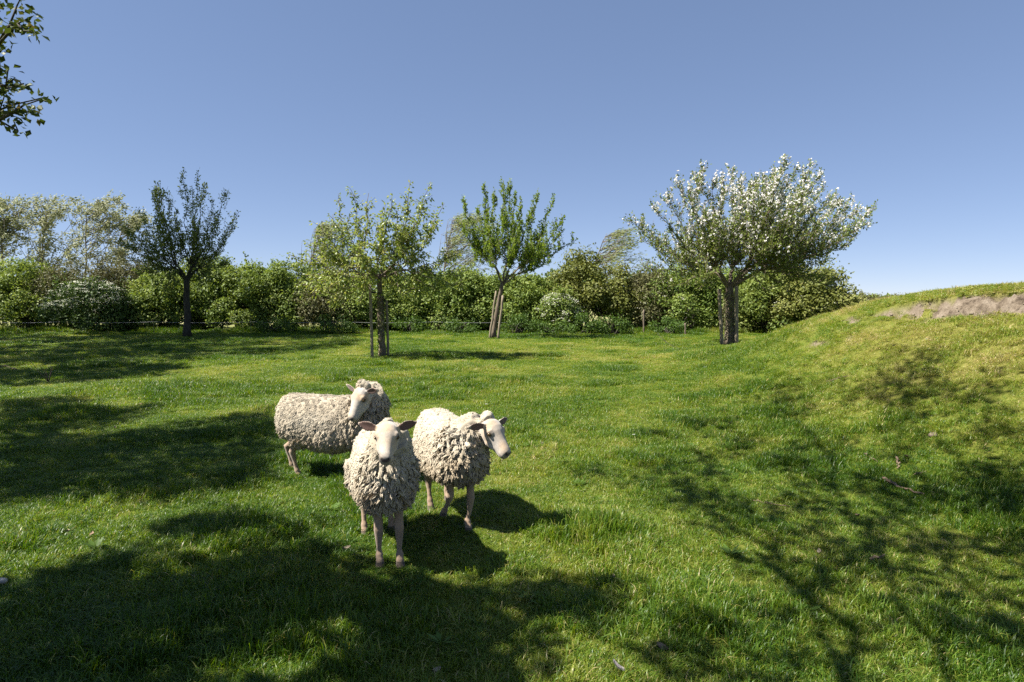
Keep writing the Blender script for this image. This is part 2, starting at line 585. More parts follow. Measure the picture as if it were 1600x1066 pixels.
# ------------------------------------------------------------------ grass (stuff)
def blade_clump(name, n, R, hmin, hmax, lean, width, rng, curl=0.5):
    a = rng.uniform(0, 2 * PI, n); r = R * np.sqrt(rng.uniform(0, 1, n))
    base = np.stack([r * np.cos(a), r * np.sin(a), np.full(n, -0.006)], 1)
    d = rng.uniform(0, 2 * PI, n)
    out = np.stack([np.cos(d), np.sin(d), 0 * d], 1)
    side = np.stack([-np.sin(d), np.cos(d), 0 * d], 1)
    tw = rng.uniform(-0.9, 0.9, n)[:, None]
    side = unit(side + out * tw)
    h = rng.uniform(hmin, hmax, n)[:, None]
    ln = (rng.uniform(0.15, 1.0, n) * lean)[:, None]
    w = (width * rng.uniform(0.6, 1.3, n))[:, None]
    up = np.array([0, 0, 1.0])
    p0 = base
    p1 = base + h * (up * 0.45 + out * ln * 0.16)
    p2 = base + h * (up * (0.80 - 0.1 * curl * ln) + out * ln * 0.5)
    p3 = base + h * (up * (1.0 - 0.35 * curl * ln) + out * ln * 1.0)
    v = np.stack([p0 - side * w / 2, p0 + side * w / 2, p1 - side * w * 0.5, p1 + side * w * 0.5,
                  p2 - side * w * 0.36, p2 + side * w * 0.36, p3], 1)
    b = np.arange(n)[:, None] * 7
    q = np.concatenate([b + [0, 1, 3, 2], b + [2, 3, 5, 4]]); t = b + [4, 5, 6]
    me = make_mesh(name, v.reshape(-1, 3), [q, t], True)
    me.materials.append(M['grass'])
    tn = rng.normal(0.0, 0.15, n) + np.where(rng.uniform(0, 1, n) < 0.09, 0.42, 0)
    add_float(me, 'tint', np.repeat(tn, 7))
    return bpy.data.objects.new(name, me)


TUFTS = [(935, 838, 0.42, 2.6), (370, 835, 0.40, 2.2), (1100, 960, 0.45, 2.0), (830, 600, 0.55, 2.0), (1090, 627, 0.55, 2.0), (110, 650, 0.6, 2.2),
         (700, 575, 1.3, 1.7), (560, 585, 1.2, 1.6), (940, 530, 0.9, 1.6), (650, 560, 0.9, 1.9), (1090, 537, 0.8, 1.8), (1560, 800, 0.5, 1.9),
         (990, 900, 0.4, 1.7), (600, 905, 0.5, 1.4), (900, 960, 0.25, 1.7), (150, 520, 1.2, 2.0), (440, 640, 0.5, 1.7), (1220, 525, 1.0, 1.7), (1000, 720, 0.4, 1.5),
         (640, 790, 0.5, 1.3), (250, 690, 0.5, 1.6), (1480, 980, 0.4, 1.6), (30, 850, 0.35, 1.7), (300, 600, 0.7, 1.5), (420, 600, 0.8, 1.6)]
SHEEP_FEET = []


def height_field(x, y):
    h = 0.72 + 0.75 * sstep(0.45, 0.8, fbm(x * 0.9, y * 0.9, 31, 4)) + 0.35 * (fbm(x * 3.5, y * 3.5, 33, 2) - 0.5)
    m = sstep(0.1, 1.0, mound(x, y))
    h = h * (1 - 0.28 * m)
    g = 0.75 * lush_field(x, y) * sstep(0.3, 0.7, fbm(x * 2.7, y * 2.7, 63, 2))
    for px, py, r, k in TUFTS:
        c = ground_hit(px, py)
        dd = ((x - c[0]) ** 2 + (y - c[1]) ** 2) / r ** 2
        g = np.maximum(g, (k - 1) * np.exp(-dd * 1.5))
    h = h + g
    for px, py in ((467, 745), (440, 732), (596, 884), (618, 884), (568, 838), (737, 826), (660, 775)):
        c = ground_hit(px, py)
        h = h * (1 - 0.6 * np.exp(-((x - c[0]) ** 2 + (y - c[1] + 0.12) ** 2) / 0.09))
    h = h + 3.0 * sstep(29.0, 31.5, y) * sstep(0.3, 0.6, fbm(x * 0.8, y * 0.8, 35, 3))
    return h, g


def build_grass():
    rng = np.random.default_rng(5)
    src = bpy.data.collections.new('grass_clumps')
    protos = []
    for k in range(5):
        protos.append(blade_clump('a_turf_%02d' % k, 150, 0.10, 0.014, 0.052, 1.15, 0.0031, rng))
    for k in range(4):
        protos.append(blade_clump('b_long_%02d' % k, 95, 0.085, 0.03, 0.105, 0.95, 0.0044, rng, 0.9))
    protos.append(blade_clump('c_wisp_00', 10, 0.09, 0.05, 0.12, 1.5, 0.0034, rng, 1.5))
    for o in protos:
        src.objects.link(o)
    bands = [(0.3, 3.2, 300, 1.0), (3.2, 5.5, 250, 1.0), (5.5, 9, 180, 1.1), (9, 15, 115, 1.35), (15, 24, 66, 1.75), (24, 34.5, 44, 2.2)]
    XY = []; S = []
    for a, b, dens, sc in bands:
        w = 0.93 * b + 1.6
        n = int((b - a) * 2 * w * dens)
        x = rng.uniform(-w, w, n); y = rng.uniform(a, b, n)
        k = np.abs(x) < 0.93 * y + 1.6
        XY.append(np.stack([x[k], y[k]], 1)); S.append(np.full(k.sum(), sc))
    XY = np.concatenate(XY); S = np.concatenate(S)
    x, y = XY[:, 0], XY[:, 1]
    z = terrain(x, y)
    z0 = terrain0(x, y)
    b = bare_mask(x, y, z0)
    # worn, thin spots
    thin = sstep(0.60, 0.74, fbm(x * 1.7, y * 1.7, 51, 3)) * 0.45
    keep = (b < 0.5) & (rng.uniform(0, 1, len(x)) > thin)
    # ground hidden by the mound itself is left out
    x, y, z, S = x[keep], y[keep], z[keep], S[keep]
    n = len(x)
    h, g = height_field(x, y)
    idx = rng.integers(0, 5, n)
    lng = (g > 0.35) | (rng.uniform(0, 1, n) < 0.15 + 0.40 * sstep(0.8, 1.4, h)) | (y > 29.5)
    idx[lng] = rng.integers(5, 9, lng.sum())
    wsp = rng.uniform(0, 1, n) < 0.05 + 0.06 * sstep(0.1, 0.8, mound(x, y))
    idx[wsp] = 9
    hz = h * rng.uniform(0.75, 1.25, n)
    hz[lng] *= 0.80
    scl = np.stack([S * rng.uniform(0.85, 1.2, n)] * 2 + [hz * (S ** 0.35)], 1)
    # slope alignment
    e = 0.05
    sx = (terrain0(x + e, y) - terrain0(x - e, y)) / (2 * e); sy = (terrain0(x, y + e) - terrain0(x, y - e)) / (2 * e)
    rot = np.stack([np.arctan(sy) * 0.7 + rng.normal(0, 0.08, n), -np.arctan(sx) * 0.7 + rng.normal(0, 0.08, n), rng.uniform(0, 2 * PI, n)], 1)
    dry = dry_field(x, y) + rng.normal(0, 0.11, n) - 0.16 * np.minimum(g, 1.2)
    dry[wsp] += 0.35 * rng.uniform(0, 1, wsp.sum())
    dry = np.clip(dry, 0, 1)
    # turf hanging over the upper edge of the bare bank
    lip = []
    for px in np.linspace(1366, 1720, 130):
        hi = np.interp(px, SC_PX, SC_HI)
        lip.append(ground_hit(px + rng.uniform(-2, 2), hi + rng.uniform(-3.5, 1.0)))
    lip = np.array(lip); m = len(lip)
    x = np.concatenate([x, lip[:, 0]]); y = np.concatenate([y, lip[:, 1]]); z = np.concatenate([z, lip[:, 2]])
    idx = np.concatenate([idx, rng.integers(5, 9, m)])
    rot = np.concatenate([rot, np.stack([rng.uniform(0.5, 1.5, m), rng.normal(0, 0.3, m), rng.uniform(0, 6.28, m)], 1)])
    scl = np.concatenate([scl, np.stack([rng.uniform(0.8, 1.1, m)] * 2 + [rng.uniform(0.5, 1.1, m)], 1)])
    dry = np.concatenate([dry, np.clip(rng.normal(0.5, 0.15, m), 0, 1)])
    n = len(x)
    me = bpy.data.meshes.new('grass_points')
    me.vertices.add(n)
    me.vertices.foreach_set('co', np.stack([x, y, z], 1).astype(np.float32).ravel())
    for nm, arr in (('rot', rot), ('scl', scl)):
        a = me.attributes.new(nm, 'FLOAT_VECTOR', 'POINT'); a.data.foreach_set('vector', arr.astype(np.float32).ravel())
    a = me.attributes.new('pick', 'INT', 'POINT'); a.data.foreach_set('value', idx.astype(np.int32))
    add_float(me, 'dry', dry)
    me.update()
    o = link('pasture_grass', me, M['grass'])
    tag(o, 'short green pasture grass with longer tufts covering the ground', 'grass', None, 'stuff')
    ng = bpy.data.node_groups.new('grass_scatter', 'GeometryNodeTree')
    ng.interface.new_socket('Geometry', in_out='INPUT', socket_type='NodeSocketGeometry')
    ng.interface.new_socket('Geometry', in_out='OUTPUT', socket_type='NodeSocketGeometry')
    N = ng.nodes
    gi = N.new('NodeGroupInput'); go = N.new('NodeGroupOutput')
    iop = N.new('GeometryNodeInstanceOnPoints')
    ci = N.new('GeometryNodeCollectionInfo')
    ci.inputs['Collection'].default_value = src
    ci.inputs['Separate Children'].default_value = True
    ci.inputs['Reset Children'].default_value = True

    def named(nm, t):
        q = N.new('GeometryNodeInputNamedAttribute'); q.data_type = t; q.inputs['Name'].default_value = nm
        return q.outputs['Attribute']
    L = ng.links
    L.new(gi.outputs[0], iop.inputs['Points'])
    L.new(ci.outputs[0], iop.inputs['Instance'])
    iop.inputs['Pick Instance'].default_value = True
    L.new(named('pick', 'INT'), iop.inputs['Instance Index'])
    er = N.new('FunctionNodeEulerToRotation')
    L.new(named('rot', 'FLOAT_VECTOR'), er.inputs[0])
    L.new(er.outputs[0], iop.inputs['Rotation'])
    L.new(named('scl', 'FLOAT_VECTOR'), iop.inputs['Scale'])
    L.new(iop.outputs[0], go.inputs[0])
    md = o.modifiers.new('scatter', 'NODES'); md.node_group = ng
    return n


build_grass()


# ------------------------------------------------------------------ trees
def bez(p0, p1, p2, p3, n):
    t = np.linspace(0, 1, n)[:, None]
    return (1 - t) ** 3 * p0 + 3 * t * (1 - t) ** 2 * p1 + 3 * t * t * (1 - t) * p2 + t ** 3 * p3


def wob(pts, amp, rng):
    p = pts.copy(); n = len(p)
    if n > 2:
        p[1:-1] += rng.normal(0, amp, (n - 2, 3))
    return p


def orchard_tree(name, label, Y, base_px, fork_px, tips_px, crown_depth, trunk_r, leafmat, barkmat, seed,
                 leaf_len, leaf_w, shoots=7, shoot_len=(0.35, 0.9), upright=0.6, droop=0.0, wind=0.0, leaves_per=16,
                 close=0.06, inner=26, blossom=0.0, blossom_from=0.45, lean_trunk=0.0, cat='tree', leaf_axis_up=0.2):
    rng = np.random.default_rng(seed)
    base = at(*base_px, Y); base[2] = tz(base[0], base[1]) - 0.03
    fork = at(*fork_px, Y)
    root = empty(name, base, label, cat)
    b0 = base.copy()
    G = Geo()
    n = 9
    tr = wob(bez(base, base + (fork - base) * [0.1, 0, 0.35], base + (fork - base) * [0.7, 0, 0.65], fork + [0, 0, 0.08], n), 0.012, rng)
    fl = np.linspace(0, 1, n)
    G.tube(tr - b0, trunk_r * (1.0 + 0.55 * np.exp(-fl * 9) - 0.18 * fl), 10)
    # limb ends
    tips = [at(px, py, Y) for px, py in tips_px]
    cx = np.mean([t[0] for t in tips]); hx = max(abs(t[0] - cx) for t in tips)
    ends = []
    for t, (px, py) in zip(tips, tips_px):
        k = math.sqrt(max(0.05, 1 - ((t[0] - cx) / (hx * 1.08)) ** 2))
        ends.append(at(px, py, Y + rng.uniform(-0.75, 0.75) * crown_depth * k))
    tips = np.array(tips)
    for k in range(inner):
        a, b = tips[rng.integers(len(tips))], tips[rng.integers(len(tips))]
        q = a * 0.5 + b * 0.5 + (fork - (a + b) / 2) * rng.uniform(0.0, 0.45)
        kk = math.sqrt(max(0.05, 1 - ((q[0] - cx) / (hx * 1.05)) ** 2))
        q[1] += rng.choice([-1, 1]) * rng.uniform(0.3, 1.0) * crown_depth * kk
        ends.append(q)
    ends = np.array(ends)
    # a few strong limbs which the ends branch from
    nl = 6
    LP, LA, LN, LT = [], [], [], []
    BP = []
    order = np.argsort(np.arctan2(ends[:, 1] - fork[1], ends[:, 0] - fork[0]))
    groups = np.array_split(order, nl)
    lo_z = fork[2]
    shoots_list = []

    def make_shoot(p, d, ln):
        d = unit(d)
        m = 5
        up = np.array([0, 0, 1.0])
        e = p + d * ln * 0.5
        f = p + unit(d * (1 - upright) + up * upright * (1 - droop) - up * droop * 0.8 + np.array([wind, 0, 0])) * ln
        pts = wob(bez(p, p + (e - p) * 0.5, e, f, m), 0.012, rng)
        shoots_list.append(pts)
        return pts
    for g in groups:
        if not len(g):
            continue
        cen = ends[g].mean(0)
        hub = fork + (cen - fork) * 0.34 + np.array([0, 0, -0.06 * np.linalg.norm(cen - fork)])
        lp = wob(bez(fork - [0, 0, 0.12], fork + (hub - fork) * 0.35, fork + (hub - fork) * 0.7, hub, 6), 0.02, rng)
        G.tube(lp - b0, np.linspace(trunk_r * 0.46, trunk_r * 0.27, 6), 7)
        for gi in g:
            e = ends[gi]; L = np.linalg.norm(e - hub)
            out = (e - hub) * [1, 1, 0.35]
            pts = wob(bez(hub, hub + out * 0.38, hub + (e - hub) * 0.68 + [0, 0, -0.05 * L], e, 10), 0.02 + 0.008 * L, rng)
            pts[-1] = e
            G.tube(pts - b0, np.linspace(trunk_r * 0.15, 0.007, 10), 5)
            ns = max(3, int(shoots * L / 2.2))
            for s in range(ns):
                t = rng.uniform(0.22, 0.97)
                k = t * 9; i = int(k); p = pts[i] + (pts[min(i + 1, 9)] - pts[i]) * (k - i)
                tan = unit(pts[min(i + 1, 9)] - pts[i])
                d = tan * 0.7 + rand_unit(1, rng)[0] * 0.9
                make_shoot(p, d, rng.uniform(*shoot_len) * (1.1 - 0.7 * t))
            shoots_list.append(pts[5:])
    for sp in shoots_list:
        if len(sp) == 5:
            G.tube(sp - b0, np.linspace(0.011, 0.004, len(sp)), 3)
    tm = G.mesh(name + '_wood')
    link('trunk', tm, M[barkmat], root)
    zmin, zmax = ends[:, 2].min(), ends[:, 2].max()
    P, A, T = [], [], []
    BL = []
    for sp in shoots_list:
        seg = np.linalg.norm(np.diff(sp, axis=0), axis=1).sum()
        nv = max(4, int(leaves_per * seg / 0.5))
        t = rng.uniform(0.05, 1.0, nv) * (len(sp) - 1)
        i = np.minimum(t.astype(int), len(sp) - 2); fr = (t - i)[:, None]
        p = sp[i] * (1 - fr) + sp[i + 1] * fr
        tan = unit(sp[i + 1] - sp[i])
        off = rand_unit(nv, rng)
        p = p + off * close * rng.uniform(0.3, 1.0, (nv, 1))
        ax = unit(off * 0.8 + tan * 0.5 + np.array([wind * 0.8, 0, leaf_axis_up - droop]) + rng.normal(0, 0.25, (nv, 3)))
        P.append(p); A.append(ax)
        T.append(np.clip(rng.normal(0.45, 0.2, nv) + rng.normal(0, 0.12), 0, 1))
        if blossom > 0:
            hh = (sp[-1][2] - zmin) / (zmax - zmin)
            pr = blossom * sstep(blossom_from - 0.35, blossom_from + 0.45, hh)
            if rng.uniform() < 0.25 + pr:
                nb = int(rng.poisson(max(0.2, pr * 10 * seg / 0.5)))
                if nb:
                    t2 = rng.uniform(0.35, 1, nb) * (len(sp) - 1); i2 = np.minimum(t2.astype(int), len(sp) - 2); f2 = (t2 - i2)[:, None]
                    BL.append(sp[i2] * (1 - f2) + sp[i2 + 1] * f2 + rng.normal(0, close * 0.6, (nb, 3)))
    P = np.concatenate(P); A = np.concatenate(A); T = np.concatenate(T)
    n = len(P)
    lm = leaf_mesh(name + '_leaves', P - b0, A, rand_unit(n, rng) + [0, 0, 0.9], leaf_len * rng.uniform(0.65, 1.25, n), leaf_w * rng.uniform(0.7, 1.2, n), T)
    link('crown', lm, M[leafmat], root)
    if BL:
        B = np.concatenate(BL); m = 5
        c = np.repeat(B, m, 0); off = rand_unit(len(c), rng)
        bm = leaf_mesh(name + '_blossom', c - b0, off + [0, 0, 0.3], rand_unit(len(c), rng), 0.058 * rng.uniform(0.7, 1.2, len(c)), 0.05, rng.uniform(0, 1, len(c)), 0.25)
        link('blossom', bm, M['blossom'], root)
    return root, fork


T0_Y, T1_Y, T2_Y, T3_Y = 28.0, 18.0, 27.5, 23.0
orchard_tree('orchard_tree', 'dark green young fruit tree without stakes standing left of the staked trees', T0_Y, (293, 527), (292, 436),
             [(240, 292), (250, 286), (285, 270), (310, 266), (352, 300), (374, 330), (366, 352), (216, 325), (192, 352), (186, 376), (200, 402),
              (228, 420), (330, 405), (352, 382), (338, 432), (262, 305), (300, 292), (332, 312), (320, 285), (275, 330), (305, 340), (240, 350), (345, 345), (212, 428), (240, 450), (332, 442), (354, 412), (268, 456), (312, 452), (200, 385)],
             1.9, 0.15, 'leaf_apple', 'bark_dark', 101, 0.105, 0.062, shoots=13, shoot_len=(0.4, 1.0), upright=0.55, leaves_per=14, close=0.08, inner=24)
orchard_tree('pear_tree', 'yellow-green pear tree with broad drooping crown, tied to rough stakes', T1_Y, (597, 556), (592, 432),
             [(528, 312), (555, 302), (576, 302), (602, 318), (641, 282), (674, 288), (694, 318), (684, 346), (502, 352), (482, 382), (476, 430), (502, 458), (540, 462),
              (702, 402), (720, 430), (695, 458), (652, 470), (455, 400), (462, 445), (488, 462), (520, 475), (725, 445), (715, 395), (565, 470), (630, 465), (622, 335), (560, 340), (590, 350), (640, 345), (520, 400), (660, 400), (520, 335)],
             1.7, 0.085, 'leaf_pear', 'bark', 202, 0.10, 0.058, shoots=16, shoot_len=(0.3, 0.85), upright=0.28, droop=0.32, leaves_per=20, close=0.09, inner=26, leaf_axis_up=-0.25)
orchard_tree('plum_tree', 'bright green vase-shaped fruit tree with upright spiky shoots and a thin leaning trunk', T2_Y, (771, 528), (785, 442),
             [(713, 342), (722, 312), (755, 290), (785, 287), (797, 292), (770, 304), (815, 312), (840, 304), (865, 314), (884, 337), (902, 372), (733, 352),
              (745, 325), (830, 334), (858, 346), (882, 360), (740, 385), (805, 300), (760, 330), (790, 330), (815, 345), (870, 385), (845, 375), (742, 405), (835, 412), (805, 400), (768, 415), (860, 410)],
             1.9, 0.105, 'leaf_bright', 'bark', 303, 0.10, 0.06, shoots=12, shoot_len=(0.5, 1.15), upright=0.85, leaves_per=24, close=0.035, inner=16, leaf_axis_up=0.35)
orchard_tree('blossoming_apple_tree', 'wide apple tree full of white blossom with an ivy-covered trunk at the mound foot', T3_Y, (1140, 541), (1140, 446),
             [(978, 342), (1058, 284), (1095, 252), (1113, 280), (1145, 262), (1180, 278), (1228, 242), (1270, 252), (1284, 268), (1300, 306), (1326, 318), (1370, 324),
              (1362, 346), (1332, 376), (1020, 322), (1040, 302), (1200, 278), (1250, 300), (1000, 375), (1030, 402), (1300, 402), (1318, 362), (1075, 300), (1130, 300),
              (1165, 300), (1215, 300), (1275, 330), (1060, 350), (1100, 330), (1240, 340), (1285, 430), (1060, 430), (1250, 430), (1010, 418), (1045, 448), (1090, 452), (1195, 452), (1240, 458), (1300, 445), (1090, 380), (1150, 370), (1205, 385), (1260, 385), (1120, 420), (1170, 430), (1340, 350), (1000, 350), (1075, 290), (1130, 274), (1160, 270), (1195, 268), (1212, 262), (1246, 258), (1256, 272), (1312, 312), (1346, 322), (1085, 270), (1175, 285), (1225, 262), (1290, 290)],
             2.9, 0.18, 'leaf_apple', 'bark', 404, 0.095, 0.058, shoots=19, shoot_len=(0.45, 1.25), upright=0.5, wind=0.10, leaves_per=12, close=0.07, inner=46,
             blossom=0.5, blossom_from=0.42)


# tall poplars and willows behind the hedge
def wind_tree(name, label, px, top_py, Y, width, seed, leafmat, lean=0.25, nb=26, leafn=26, llen=0.13, lw=0.07, group=None, base_r=0.09):
    rng = np.random.default_rng(seed)
    base = at(px, 500, Y); base[2] = 0
    top = at(px, top_py, Y); H = top[2]
    root = empty(name, base, label, 'tree', group)
    G = Geo()
    tr = wob(bez(np.zeros(3), np.array([0, 0, H * 0.4]), np.array([lean * 0.3, 0, H * 0.7]), np.array([lean, 0, H]), 10), 0.05, rng)
    G.tube(tr, np.linspace(base_r, 0.012, 10), 6)
    P, A, T = [], [], []
    for k in range(nb):
        t = rng.uniform(0.18, 0.97); kk = t * 9; i = int(kk)
        p = tr[i] + (tr[min(i + 1, 9)] - tr[i]) * (kk - i)
        az = rng.uniform(0, 2 * PI)
        ln = width * (1.15 - 0.75 * t) * rng.uniform(0.7, 1.15)
        e = p + np.array([math.cos(az) * ln * 0.6 + lean * 0.5 * ln, math.sin(az) * ln * 0.6, ln * rng.uniform(0.7, 1.25)])
        e[2] = min(e[2], H * 1.02)
        pts = wob(bez(p, p + (e - p) * [0.6, 0.6, 0.2], p + (e - p) * [0.9, 0.9, 0.7], e + [lean * 0.25, 0, 0], 6), 0.03, rng)
        G.tube(pts, np.linspace(0.028, 0.007, 6), 4)
        for s in range(7):
            q = pts[rng.integers(1, 6)]
            d = unit(rand_unit(1, rng)[0] * 0.8 + [lean * 1.6, 0, 0.5]) * rng.uniform(0.3, 0.8)
            tw = bez(q, q + d * 0.4, q + d * 0.8, q + d + [lean * 0.2, 0, -0.04], 4)
            G.tube(tw, np.linspace(0.009, 0.004, 4), 3)
            n = leafn
            f = rng.uniform(0.15, 1.05, n)[:, None]
            P.append(q + (tw[-1] - q) * f + rng.normal(0, 0.085, (n, 3)))
            A.append(np.tile(d, (n, 1)) + rng.normal(0, 0.35, (n, 3)) + [lean * 1.5, 0, -0.1])
            T.append(np.clip(rng.normal(0.5, 0.25, n), 0, 1))
    link('trunk', G.mesh(name + '_wood'), M['bark_grey'], root)
    P = np.concatenate(P); n = len(P)
    link('crown', leaf_mesh(name + '_leaves', P, np.concatenate(A), rand_unit(n, rng), llen * rng.uniform(0.7, 1.2, n), lw * rng.uniform(0.7, 1.2, n), np.concatenate(T)), M[leafmat], root)
    return root


GP = 'poplars behind the hedge'
for k, (px, py, Y, w, lb) in enumerate([(-40, 318, 40, 3.2, 'silvery poplar farthest from the dark fruit tree, mostly beyond the picture'), (5, 322, 40, 3.2, 'pale silvery poplar standing above the first green hawthorn'), (68, 322, 42, 3.4, 'pale silvery poplar rising behind the brown bramble bush'),
                                     (135, 318, 41, 3.4, 'pale silvery poplar rising behind the white-flowering shrub'), (185, 345, 43, 3.0, 'shortest silvery poplar, right beside the dark fruit tree')]):
    wind_tree('silver_poplar', lb, px, py, Y, w, 600 + k, 'leaf_poplar', 0.5, 38, 18, 0.17, 0.085, group=GP)
wind_tree('willow_tree', 'thin pale willow behind the hedge just left of the pear tree', 478, 358, 42, 2.8, 620, 'leaf_willow', 0.9, 44, 12, 0.20, 0.05)
wind_tree('willow_tree', 'pale willow behind the hedge between the pear tree and the bright green tree', 688, 345, 42, 3.2, 621, 'leaf_willow', 1.0, 54, 12, 0.20, 0.05)
wind_tree('willow_tree', 'small wind-bent willow rising behind the yellowish hawthorn', 918, 365, 40, 2.4, 622, 'leaf_willow', 1.2, 36, 13, 0.20, 0.05)


# hedge shrubs
def shrub(name, label, px, top_py, w_px, Y, seed, leafmat, n_leaves=6500, base_py=None, h_bottom=0.25, depth=1.5, llen=0.10, lw=0.065,
          flower=None, nflower=0, sprig=0.12, cat='shrub', group=None, dense=1.0, wind=0.0, flower_band=(0.55, 1.0), lumps=42, lump_r=(0.30, 0.62)):
    rng = np.random.default_rng(seed)
    if cat == 'shrub':
        n_leaves = int(n_leaves * 2.0); llen *= 1.4; lw *= 1.45; lumps = int(lumps * 1.5)
    base = at(px, 500, Y); base[2] = tz(base[0], base[1]) - 0.02
    top = at(px, top_py, Y)[2] - base[2]
    hw = w_px / FPX * Y / 2
    root = empty(name, base, label, cat, group)
    G = Geo()
    nl = lumps
    # lump centres fill a dome
    u = rand_unit(nl, rng); u[:, 2] = np.abs(u[:, 2]) * 1.0
    rr = rng.uniform(0.55, 1.0, nl) ** 0.6
    sq = 1.0
    C = np.stack([u[:, 0] * hw * rr, u[:, 1] * depth * rr, h_bottom + 0.15 * top + (u[:, 2] ** 0.85) * (0.78 * top) * rr], 1)
    low = rng.uniform(0, 1, nl) < 0.28
    a = rng.uniform(0, 2 * PI, low.sum())
    C[low] = np.stack([np.cos(a) * hw * 0.95, np.sin(a) * depth * 0.95, rng.uniform(0.12, 0.55, low.sum()) * top], 1)
    R = rng.uniform(*lump_r, nl) * min(1.0, hw / 1.2 + 0.2)
    C[:, 2] = np.minimum(C[:, 2], top - R * 0.8)
    C[:, 2] = np.maximum(C[:, 2], R * 0.7 + 0.05)
    stem_ends = []
    hi_l = np.argsort(-C[:, 2])[:max(6, nl // 2)]
    for k in range(11):
        s = np.array([rng.uniform(-0.35, 0.35) * hw, rng.uniform(-0.3, 0.3) * depth, 0])
        e = C[rng.integers(nl)] if k < 4 else C[rng.choice(hi_l)]
        stem_ends.append(e)
        pts = wob(bez(s, s + [0, 0, e[2] * 0.4], s * 0.5 + e * 0.5 + [0, 0, 0.2], e, 7), 0.04, rng)
        G.tube(pts, np.linspace(0.045, 0.012, 7), 5)
    per = rng.multinomial(n_leaves, R ** 2 / (R ** 2).sum())
    P, A, Nn, T = [], [], [], []
    F = []
    for k in range(nl):
        n = per[k]
        d = rand_unit(n, rng)
        r = R[k] * (0.35 + 0.65 * rng.uniform(0, 1, n) ** 0.45)
        p = C[k] + d * r[:, None] * [1.15, 1.05, 0.8]
        sp = rng.uniform(0, 1, n) < sprig
        p[sp] += (d[sp] + [wind, 0, 0.6]) * rng.uniform(0.05, 0.32, (sp.sum(), 1))
        P.append(p); Nn.append(d + [0, 0, 0.7] + rng.normal(0, 0.45, (n, 3)))
        A.append(np.cross(rand_unit(n, rng), d) + d * 0.35 + [wind, 0, 0])
        T.append(np.clip(rng.normal(0.45, 0.17, n) + rng.normal(0, 0.10), 0, 1))
        if flower and C[k][2] > flower_band[0] * top and C[k][2] < flower_band[1] * top:
            m = int(nflower / nl * 1.6)
            dd = rand_unit(m, rng); dd[:, 2] = np.abs(dd[:, 2])
            F.append(C[k] + dd * R[k] * [1.18, 1.1, 0.88])
    if cat == 'shrub':
        for k in range(16):
            c0 = stem_ends[4 + int(rng.integers(len(stem_ends) - 4))]
            d = unit(np.array([rng.normal(0, 0.5) + wind, rng.normal(0, 0.5), rng.uniform(0.6, 1.2)]))
            e = c0 + d * rng.uniform(0.6, 1.15) * min(1.0, hw)
            pts = wob(bez(c0, c0 + (e - c0) * 0.4, c0 + (e - c0) * 0.75, e + [0.05, 0, 0], 6), 0.015, rng)
            G.tube(pts, np.linspace(0.014, 0.005, 6), 4)
            n = int(rng.integers(4, 34))
            t = rng.uniform(0.3, 1.0, n) * 5; i = np.minimum(t.astype(int), 4); f = (t - i)[:, None]
            P.append(pts[i] * (1 - f) + pts[i + 1] * f + rng.normal(0, 0.05, (n, 3)))
            Nn.append(rand_unit(n, rng) + [0, 0, 0.8]); A.append(rand_unit(n, rng) + d * 0.5); T.append(np.clip(rng.normal(0.55, 0.2, n), 0, 1))
    P = np.concatenate(P)
    ok = P[:, 2] > 0.03
    P = P[ok]; n = len(P)
    link('stems', G.mesh(name + '_stems'), M['bark_dark'], root)
    link('foliage', leaf_mesh(name + '_leaves', P, np.concatenate(A)[ok], np.concatenate(Nn)[ok], llen * rng.uniform(0.6, 1.3, n), lw * rng.uniform(0.7, 1.25, n), np.concatenate(T)[ok]), M[leafmat], root)
    if F:
        F = np.concatenate(F); m = 7
        c = np.repeat(F, m, 0) + rng.normal(0, 1, (len(F) * m, 3)) * [0.07, 0.07, 0.02]
        off = rand_unit(len(c), rng) * [1, 1, 0.25]
        link('blossom', leaf_mesh(name + '_blossom', c, off, np.tile([0, 0, 1.0], (len(c), 1)) + rng.normal(0, 0.35, (len(c), 3)), 0.06, 0.06, rng.uniform(0, 1, len(c)), 0.1), M[flower], root)
    return root


HED = 'hawthorn shrubs of the hedge'
hl = 'dense mid-green hawthorn shrub, part of the long hedge behind the fence wire'
shrub('hawthorn_shrub', 'green hawthorn shrub under the silvery poplars at the hedge end', -30, 400, 150, 34, 700, 'leaf_hedge')
shrub('hawthorn_shrub', 'green hawthorn shrub beside the brown bramble under the poplars', 40, 402, 130, 34, 701, 'leaf_hedge', n_leaves=7000)
shrub('bramble_bush', 'brownish half-bare bramble bush behind the white-flowering shrub', 110, 412, 130, 34.5, 702, 'leaf_brown', n_leaves=5500, lw=0.04, sprig=0.3)
shrub('bramble_bush', 'tangled olive-brown bramble bush behind the dark fruit tree', 195, 402, 130, 34.5, 703, 'leaf_brown', n_leaves=6000, lw=0.045, sprig=0.3)
shrub('guelder_rose_shrub', 'low shrub with flat white flower heads in front of the brambles', 143, 440, 118, 31.8, 704, 'leaf_dark', n_leaves=5500, depth=1.1, flower='umbel', nflower=620, flower_band=(0.40, 1.1))
for k, (px, py, w, lb) in enumerate([(262, 424, 110, 'low green hawthorn right behind the dark fruit tree trunk'), (325, 400, 125, 'tallest hawthorn of the hedge, just right of the dark fruit tree trunk'), (392, 410, 125, 'rounded green hawthorn between the tallest hawthorn and the thin willow'), (455, 408, 120, 'green hawthorn below the thin pale willow left of the pear tree')]):
    shrub('hawthorn_shrub', lb, px, py, w, 33.5 + 0.5 * (k % 2), 710 + k, 'leaf_hedge', n_leaves=8000, group='hedge shrubs between dark tree and pear tree')
